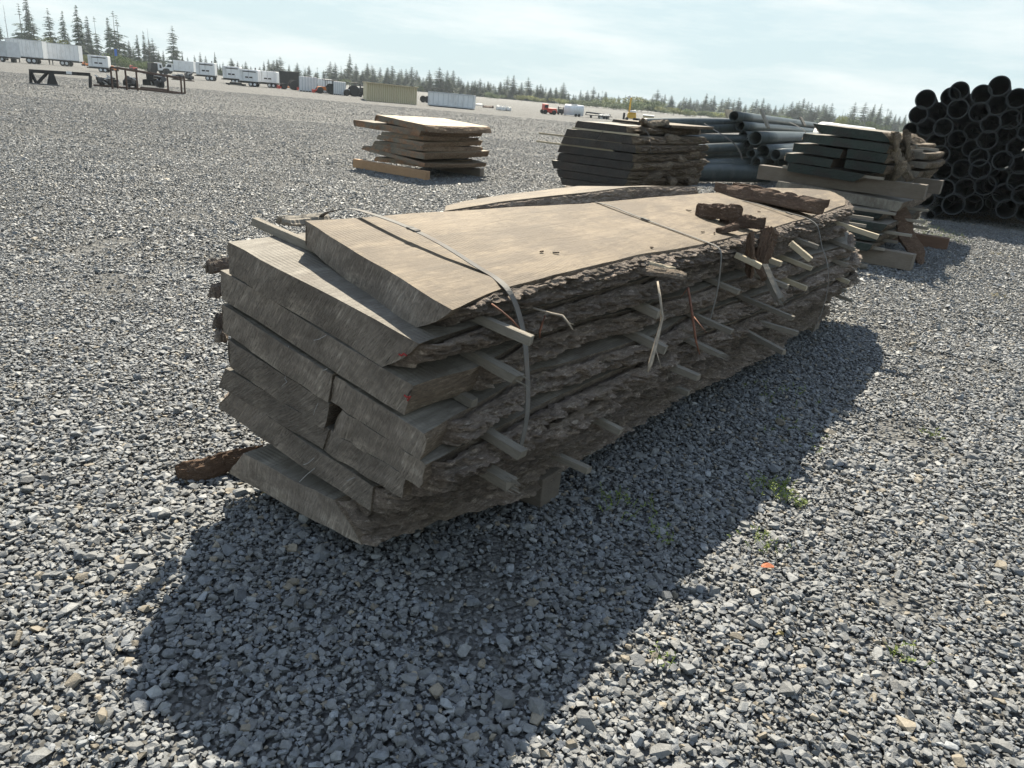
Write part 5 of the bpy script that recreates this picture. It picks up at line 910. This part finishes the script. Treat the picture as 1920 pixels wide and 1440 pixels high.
def bush_mesh(seed, mat, n=2600):
    rs = np.random.default_rng(seed); V, F = [], []; lob = [(rs.normal(0, .22), rs.normal(0, .22), rs.uniform(.3, .75), rs.uniform(.18, .30)) for _ in range(11)]
    for i in range(n):
        lx, ly, lz, lr = lob[rs.integers(0, 11)]; d = rs.normal(size=3); d /= np.linalg.norm(d); c = np.array([lx, ly, lz])+d*lr*rs.uniform(.6, 1.05)
        if c[2] < .02: continue
        a, b = rs.normal(size=3), rs.normal(size=3); a /= np.linalg.norm(a); b -= a*(a@b); b /= np.linalg.norm(b); s = rs.uniform(.012, .028); k = len(V); V += [c-a*s, c+b*s, c+a*s, c-b*s]; F.append((k, k+1, k+2, k+3))
    return mesh_np('crown', V, F, mat)
BM = [bush_mesh(1, M['green']), bush_mesh(2, M['green']), bush_mesh(3, M['yel'])]
def horizon(x): return 92+.0885*x
TREES = []   # (px, top, kind, distance, wscale)
for x, y, k in ((-6, 30, 'tall'), (6, 9, 'dead'), (33, 4, 'sparse'), (43, -16, 'tall'), (50, -6, 'dead'), (57, 28, 'wide'), (88, 13, 'wide'), (113, 17, 'tall'), (126, 60, 'tall'), (139, 6, 'tall'), (149, 34, 'tall'), (160, 27, 'tall'), (168, 62, 'dense'), (176, 28, 'sparse'), (200, 30, 'tall'), (210, 17, 'sparse'), (218, 26, 'sparse'), (232, 80, 'dense'), (240, 74, 'dense'), (249, 84, 'dense'), (256, 63, 'tall'), (267, 56, 'tall'), (277, 53, 'dead'), (278, 72, 'dense'), (286, 70, 'wide'), (296, 92, 'dense'), (305, 93, 'tall'), (322, 46, 'wide'), (330, 86, 'dense'), (341, 94, 'tall'),
        (364, 102, 'tall'), (375, 96, 'dense'), (385, 103, 'dense'), (402, 96, 'tall'), (412, 118, 'dense'), (433, 108, 'tall'), (426, 120, 'dense'), (445, 114, 'tall'), (461, 114, 'tall'), (480, 134, 'dense'), (495, 114, 'tall'), (504, 110, 'tall'), (513, 112, 'tall'), (519, 110, 'tall'), (525, 105, 'wide'), (542, 119, 'dense'), (557, 116, 'dense'), (569, 122, 'dead'), (579, 122, 'tall'), (595, 125, 'sparse'), (619, 114, 'dense'), (628, 116, 'dense'), (639, 122, 'sparse'), (655, 99, 'dense'), (667, 118, 'tall'), (646, 128, 'dense'), (680, 130, 'dense'), (689, 123, 'dense'), (700, 126, 'dense'), (715, 140, 'tall'), (725, 126, 'dense'), (736, 122, 'tall'), (750, 129, 'wide'), (763, 146, 'dead'), (772, 139, 'dense'), (787, 143, 'wide'), (800, 143, 'dense'), (808, 144, 'dense'), (824, 124, 'wide'), (842, 143, 'dense'), (852, 150, 'dense'), (864, 152, 'dense'), (878, 150, 'dense'), (889, 152, 'dense'), (900, 146, 'wide'), (909, 154, 'dense'), (920, 154, 'dense'), (934, 167, 'dense'), (946, 154, 'tall'), (967, 171, 'wide'), (982, 168, 'dense'), (993, 159, 'dense'), (1008, 158, 'dense'), (1018, 163, 'dense'), (1032, 163, 'dense'), (1042, 172, 'dense'), (1065, 180, 'tall'), (1076, 185, 'dense'), (1114, 161, 'wide'), (1130, 169, 'sparse'), (1138, 171, 'dense'),
        (1233, 180, 'dense'), (1241, 182, 'dense'), (1247, 181, 'sparse'), (1261, 180, 'dense'), (1276, 188, 'dense'), (1283, 180, 'dense'), (1295, 180, 'dense'), (1310, 187, 'dense'), (1324, 180, 'wide'), (1334, 183, 'dense'), (1355, 184, 'dense'), (1361, 186, 'dense'), (1370, 185, 'wide'), (1389, 188, 'dense'), (1400, 195, 'dense'), (1412, 190, 'dense'), (1424, 196, 'dense'), (1440, 192, 'dense'), (1455, 196, 'dense'), (1470, 193, 'dense'), (1487, 189, 'dense'), (1495, 191, 'dense'), (1509, 183, 'dense'), (1517, 189, 'dense'), (1530, 198, 'dense'), (1545, 198, 'wide'), (1551, 195, 'dense'), (1561, 192, 'wide'), (1583, 202, 'dead'), (1596, 208, 'dense'), (1605, 190, 'wide'), (1624, 191, 'wide'), (1633, 204, 'dense'), (1642, 194, 'dense'), (1654, 193, 'dense'), (1666, 202, 'sparse'), (1671, 205, 'dense'), (1681, 213, 'dense'), (1688, 217, 'dense'), (1696, 220, 'dense'), (1706, 222, 'dense'), (1722, 222, 'dense'), (1740, 224, 'dense'), (1980, 238, 'dense'), (-40, 20, 'dense')):
    TREES.append((x, y, k))
rs = random.Random(21)
x = 640
while x < 1760: TREES.append((x, horizon(x)-rs.uniform(14, 38)*(1 if x < 1060 or x > 1230 else .6), rs.choice(('dense', 'wide', 'tall', 'dense')))); x += rs.uniform(9, 15)
x = 645
while x < 1760: TREES.append((x, horizon(x)-rs.uniform(12, 24)*(1 if x < 1060 or x > 1230 else .6), 'dense')); x += rs.uniform(9, 14)
for x in range(235, 640, 17): TREES.append((x+rs.uniform(-5, 5), horizon(x)-rs.uniform(10, 20), 'dense'))
TREES.sort(key=lambda q: q[0]); cnt = {}
KN = {'dense': 'dense dark fir', 'tall': 'slim ragged fir', 'sparse': 'thin-crowned fir with gaps', 'wide': 'broad layered fir', 'dead': 'bare dead conifer snag'}
tot = {k: sum(1 for q in TREES if q[2] == k) for k in KN}; mask = {}
for px, ty, k in TREES:
    D = (165 if px < 420 else 215 if px < 1100 else 250)+rs.uniform(-12, 25); g = gp(px, horizon(px)+CAM_H*FPX/(D*1.08)); 
    q = atY(px, ty, g[1]); Hh = max(3, q[2]); cnt[k] = cnt.get(k, 0)+1
    lat_ = Hh*(1.25 if px < 420 else 1.6 if horizon(px)-ty > 45 else 2.3)*rs.uniform(.72, 1.3) if k != 'dead' else Hh
    base = Matrix.Translation((float(g[0]), float(g[1]), -.1))
    # aim the leader at the photographed tip: shift the foot sideways a little
    base = Matrix.Translation((float(q[0]), float(g[1]), -.1)); rot = Matrix.Rotation(rs.uniform(0, 6.28), 4, 'Z') @ Matrix.Rotation(R(rs.uniform(-1.5, 1.5)), 4, 'X')
    o = empty('dead_tree' if k == 'dead' else 'fir_tree', base @ rot @ Matrix.Diagonal((lat_*rs.uniform(.9, 1.15), lat_*rs.uniform(.9, 1.15), Hh, 1)))
    nk = {'dead': 'dead snags in the treeline'}.get(k, 'fir trees in the far treeline'); tag(o, f'{ordw(cnt[k])} {KN[k]} from the left in the far treeline', 'tree', nk)
    if k == 'dead': put('trunk', DM, o)
    else: put('crown', rs.choice(CM[k]), o); put('trunk', TM, o)
nb = 0
for px, ty, w_, mi in ((62, 74, 20, 2), (85, 66, 30, 2), (158, 100, 18, 2), (222, 98, 34, 0), (246, 112, 24, 0), (272, 112, 26, 0), (352, 128, 20, 0), (396, 130, 16, 0), (978, 186, 20, 2), (1000, 200, 26, 2), (1050, 186, 22, 2), (1070, 200, 26, 0), (1100, 190, 30, 0), (1120, 184, 36, 0), (1148, 180, 24, 2), (1165, 192, 30, 0), (1190, 188, 40, 0), (1206, 180, 44, 2), (1224, 186, 34, 0), (1245, 202, 30, 0), (1265, 200, 34, 2), (1290, 202, 34, 0), (1316, 206, 32, 0), (1340, 208, 38, 0), (1366, 208, 36, 2), (1392, 212, 30, 0), (1418, 212, 30, 0), (1445, 214, 34, 0), (1475, 216, 30, 0), (1580, 214, 20, 2), (1600, 222, 26, 0), (1640, 226, 26, 0), (785, 160, 14, 0), (1150, 205, 30, 0), (1215, 208, 30, 0), (1180, 206, 26, 0), (650, 160, 20, 0), (920, 190, 24, 0)):
    D = (125 if px < 420 else 170)+rs.uniform(-8, 15); g = gp(px, horizon(px)+CAM_H*FPX/(D*1.08)); q = atY(px, ty, g[1]); s = D*1.08/FPX; Hh = max(2, float(q[2])); nb += 1
    o = empty('broadleaf_tree', Matrix.Translation((float(q[0]), float(g[1]), -.1)) @ Matrix.Rotation(rs.uniform(0, 6.28), 4, 'Z') @ Matrix.Diagonal((w_*s*1.5, w_*s*1.5, Hh*1.05, 1)))
    tag(o, f'{ordw(nb) if nb > 1 else "first"} rounded {"yellow-green" if mi == 2 else "leafy green"} bush-like tree, counted along the treeline', 'tree', 'leafy trees before the firs'); put('crown', BM[mi if mi == 2 else nb % 2], o); put('trunk', TM, o)

# ---------------------------------------------------------------- weeds and litter
def weed(px, py, n, spread, h, label, mat='leaf', grp='weeds in the gravel'):
    g = gp(px, py); rs_ = random.Random(px); mb = MB(); st = MB()
    for i in range(n):
        a = rs_.uniform(0, 6.28); r = spread*math.sqrt(rs_.random()); b = Vector((r*math.cos(a), r*math.sin(a), 0)); tip = b+Vector((rs_.uniform(-1, 1), rs_.uniform(-1, 1), rs_.uniform(.3, 1)))*h
        mid = (b+tip)/2+Vector((0, 0, h*.2)); st.tube([b, mid, tip], [.0015, .0012, .0005], 4)
        for q in range(7):
            t = rs_.uniform(.2, 1); c = b.lerp(tip, t)+Vector((0, 0, h*.15)); d = Vector((rs_.uniform(-1, 1), rs_.uniform(-1, 1), rs_.uniform(-.2, .8))).normalized()*rs_.uniform(.008, .018); s = d.cross(Vector((rs_.uniform(-1, 1), rs_.uniform(-1, 1), 1))).normalized()*.0028
            mb.add([c, c+d*.5+s, c+d, c+d*.5-s], [(0, 1, 2, 3)])
    r = tag(empty('weed', Matrix.Translation((float(g[0]), float(g[1]), .012))), label, 'weed', grp); st.build('stem', M[mat], r); mb.build('foliage', M[mat], r)
for a in ((1448, 925, 46, .10, .05, 'largest green weed tuft, on the sunlit notch at the shadow edge'), (1490, 948, 16, .05, .035, 'small weed tuft right of the largest one'), (1180, 968, 16, .14, .05, 'spindly weed in the deep shadow before the bearer'), (1150, 940, 8, .07, .06, 'thin grass sprig left of the spindly shaded weed'), (1240, 1012, 9, .06, .03, 'tiny weed in shade just below the spindly one'), (1440, 1035, 10, .06, .04, 'thin weed above the orange leaf'), (1405, 1015, 9, .08, .03, 'pale creeping weed left of the orange leaf'), (1745, 820, 12, .06, .03, 'little weed tuft out in the right-hand sun'), (1458, 740, 24, .25, .03, 'low creeping weed inside the far shadow'), (1500, 820, 18, .22, .03, 'low weed along the shadow edge, middle distance'), (1700, 1240, 12, .06, .03, 'faint weed near the lower right corner'), (1240, 1240, 6, .05, .03, 'dry sprig near the lower shadow edge'), (555, 380, 10, .4, .03, 'faint weed far out on the left gravel')): weed(*a)
for i, (px, py) in enumerate(((1712, 428), (1730, 440), (1745, 432), (1760, 448), (1715, 415), (1790, 452), (1730, 425), (1775, 440), (1700, 436))): weed(px, py, 30, .3, .045, ordw(i+1)+' low green weed patch before the tall pipe pile', grp='weed patches before the tall pipe pile')
weed(1875, 480, 14, .12, .03, 'dry yellow tuft far right in the sun', 'grass'); weed(1870, 558, 14, .10, .03, 'dry yellow tuft right of the low stack shadow', 'grass')
def leaf(px, py, s, label, mat='litter'):
    g = gp(px, py); V = []; F = []; n = 12
    for i in range(n): a = i/n*6.28; V.append((s*math.cos(a), s*.55*math.sin(a)*(1-.3*math.cos(a)), .012*abs(math.sin(a))+.006*math.cos(a)))
    V2 = [(x_, y_, z_-.0015) for x_, y_, z_ in V]; F = [tuple(range(n)), tuple(reversed(range(n, 2*n)))]+[(i, n+i, n+(i+1) % n, (i+1) % n) for i in range(n)]
    mw = Matrix.Translation((float(g[0]), float(g[1]), .032)) @ Matrix.Rotation(R(-20), 4, 'Z') @ Matrix.Rotation(R(12), 4, 'X'); tag(put('fallen_leaf', mesh_np('fallen_leaf', V+V2, F, M[mat]), mat=mw), label, 'leaf')
leaf(1436, 1077, .024, 'curled orange leaf lying on sunny gravel')
leaf(1458, 1205, .012, 'tiny yellow leaf low in the sunny gravel', 'grass'); leaf(497, 938, .014, 'tiny yellow leaf at the foot of the big stack', 'grass')

# ---------------------------------------------------------------- haze
HZ = 0.00025
if HZ:
    mb = MB(); mb.box((20, 140, 24), (900, 420, 54)); m = bpy.data.materials.new('haze'); m.use_nodes = True; t = m.node_tree; t.nodes.remove(t.nodes['Principled BSDF']); pv = t.nodes.new('ShaderNodeVolumePrincipled')
    pv.inputs['Density'].default_value = HZ; pv.inputs['Color'].default_value = (.82, .92, 1, 1); pv.inputs['Anisotropy'].default_value = .35; t.links.new(pv.outputs[0], t.nodes['Material Output'].inputs['Volume'])
    o = mb.build('haze', m); tag(o, 'thin pale haze over the yard', 'haze', kind='stuff')
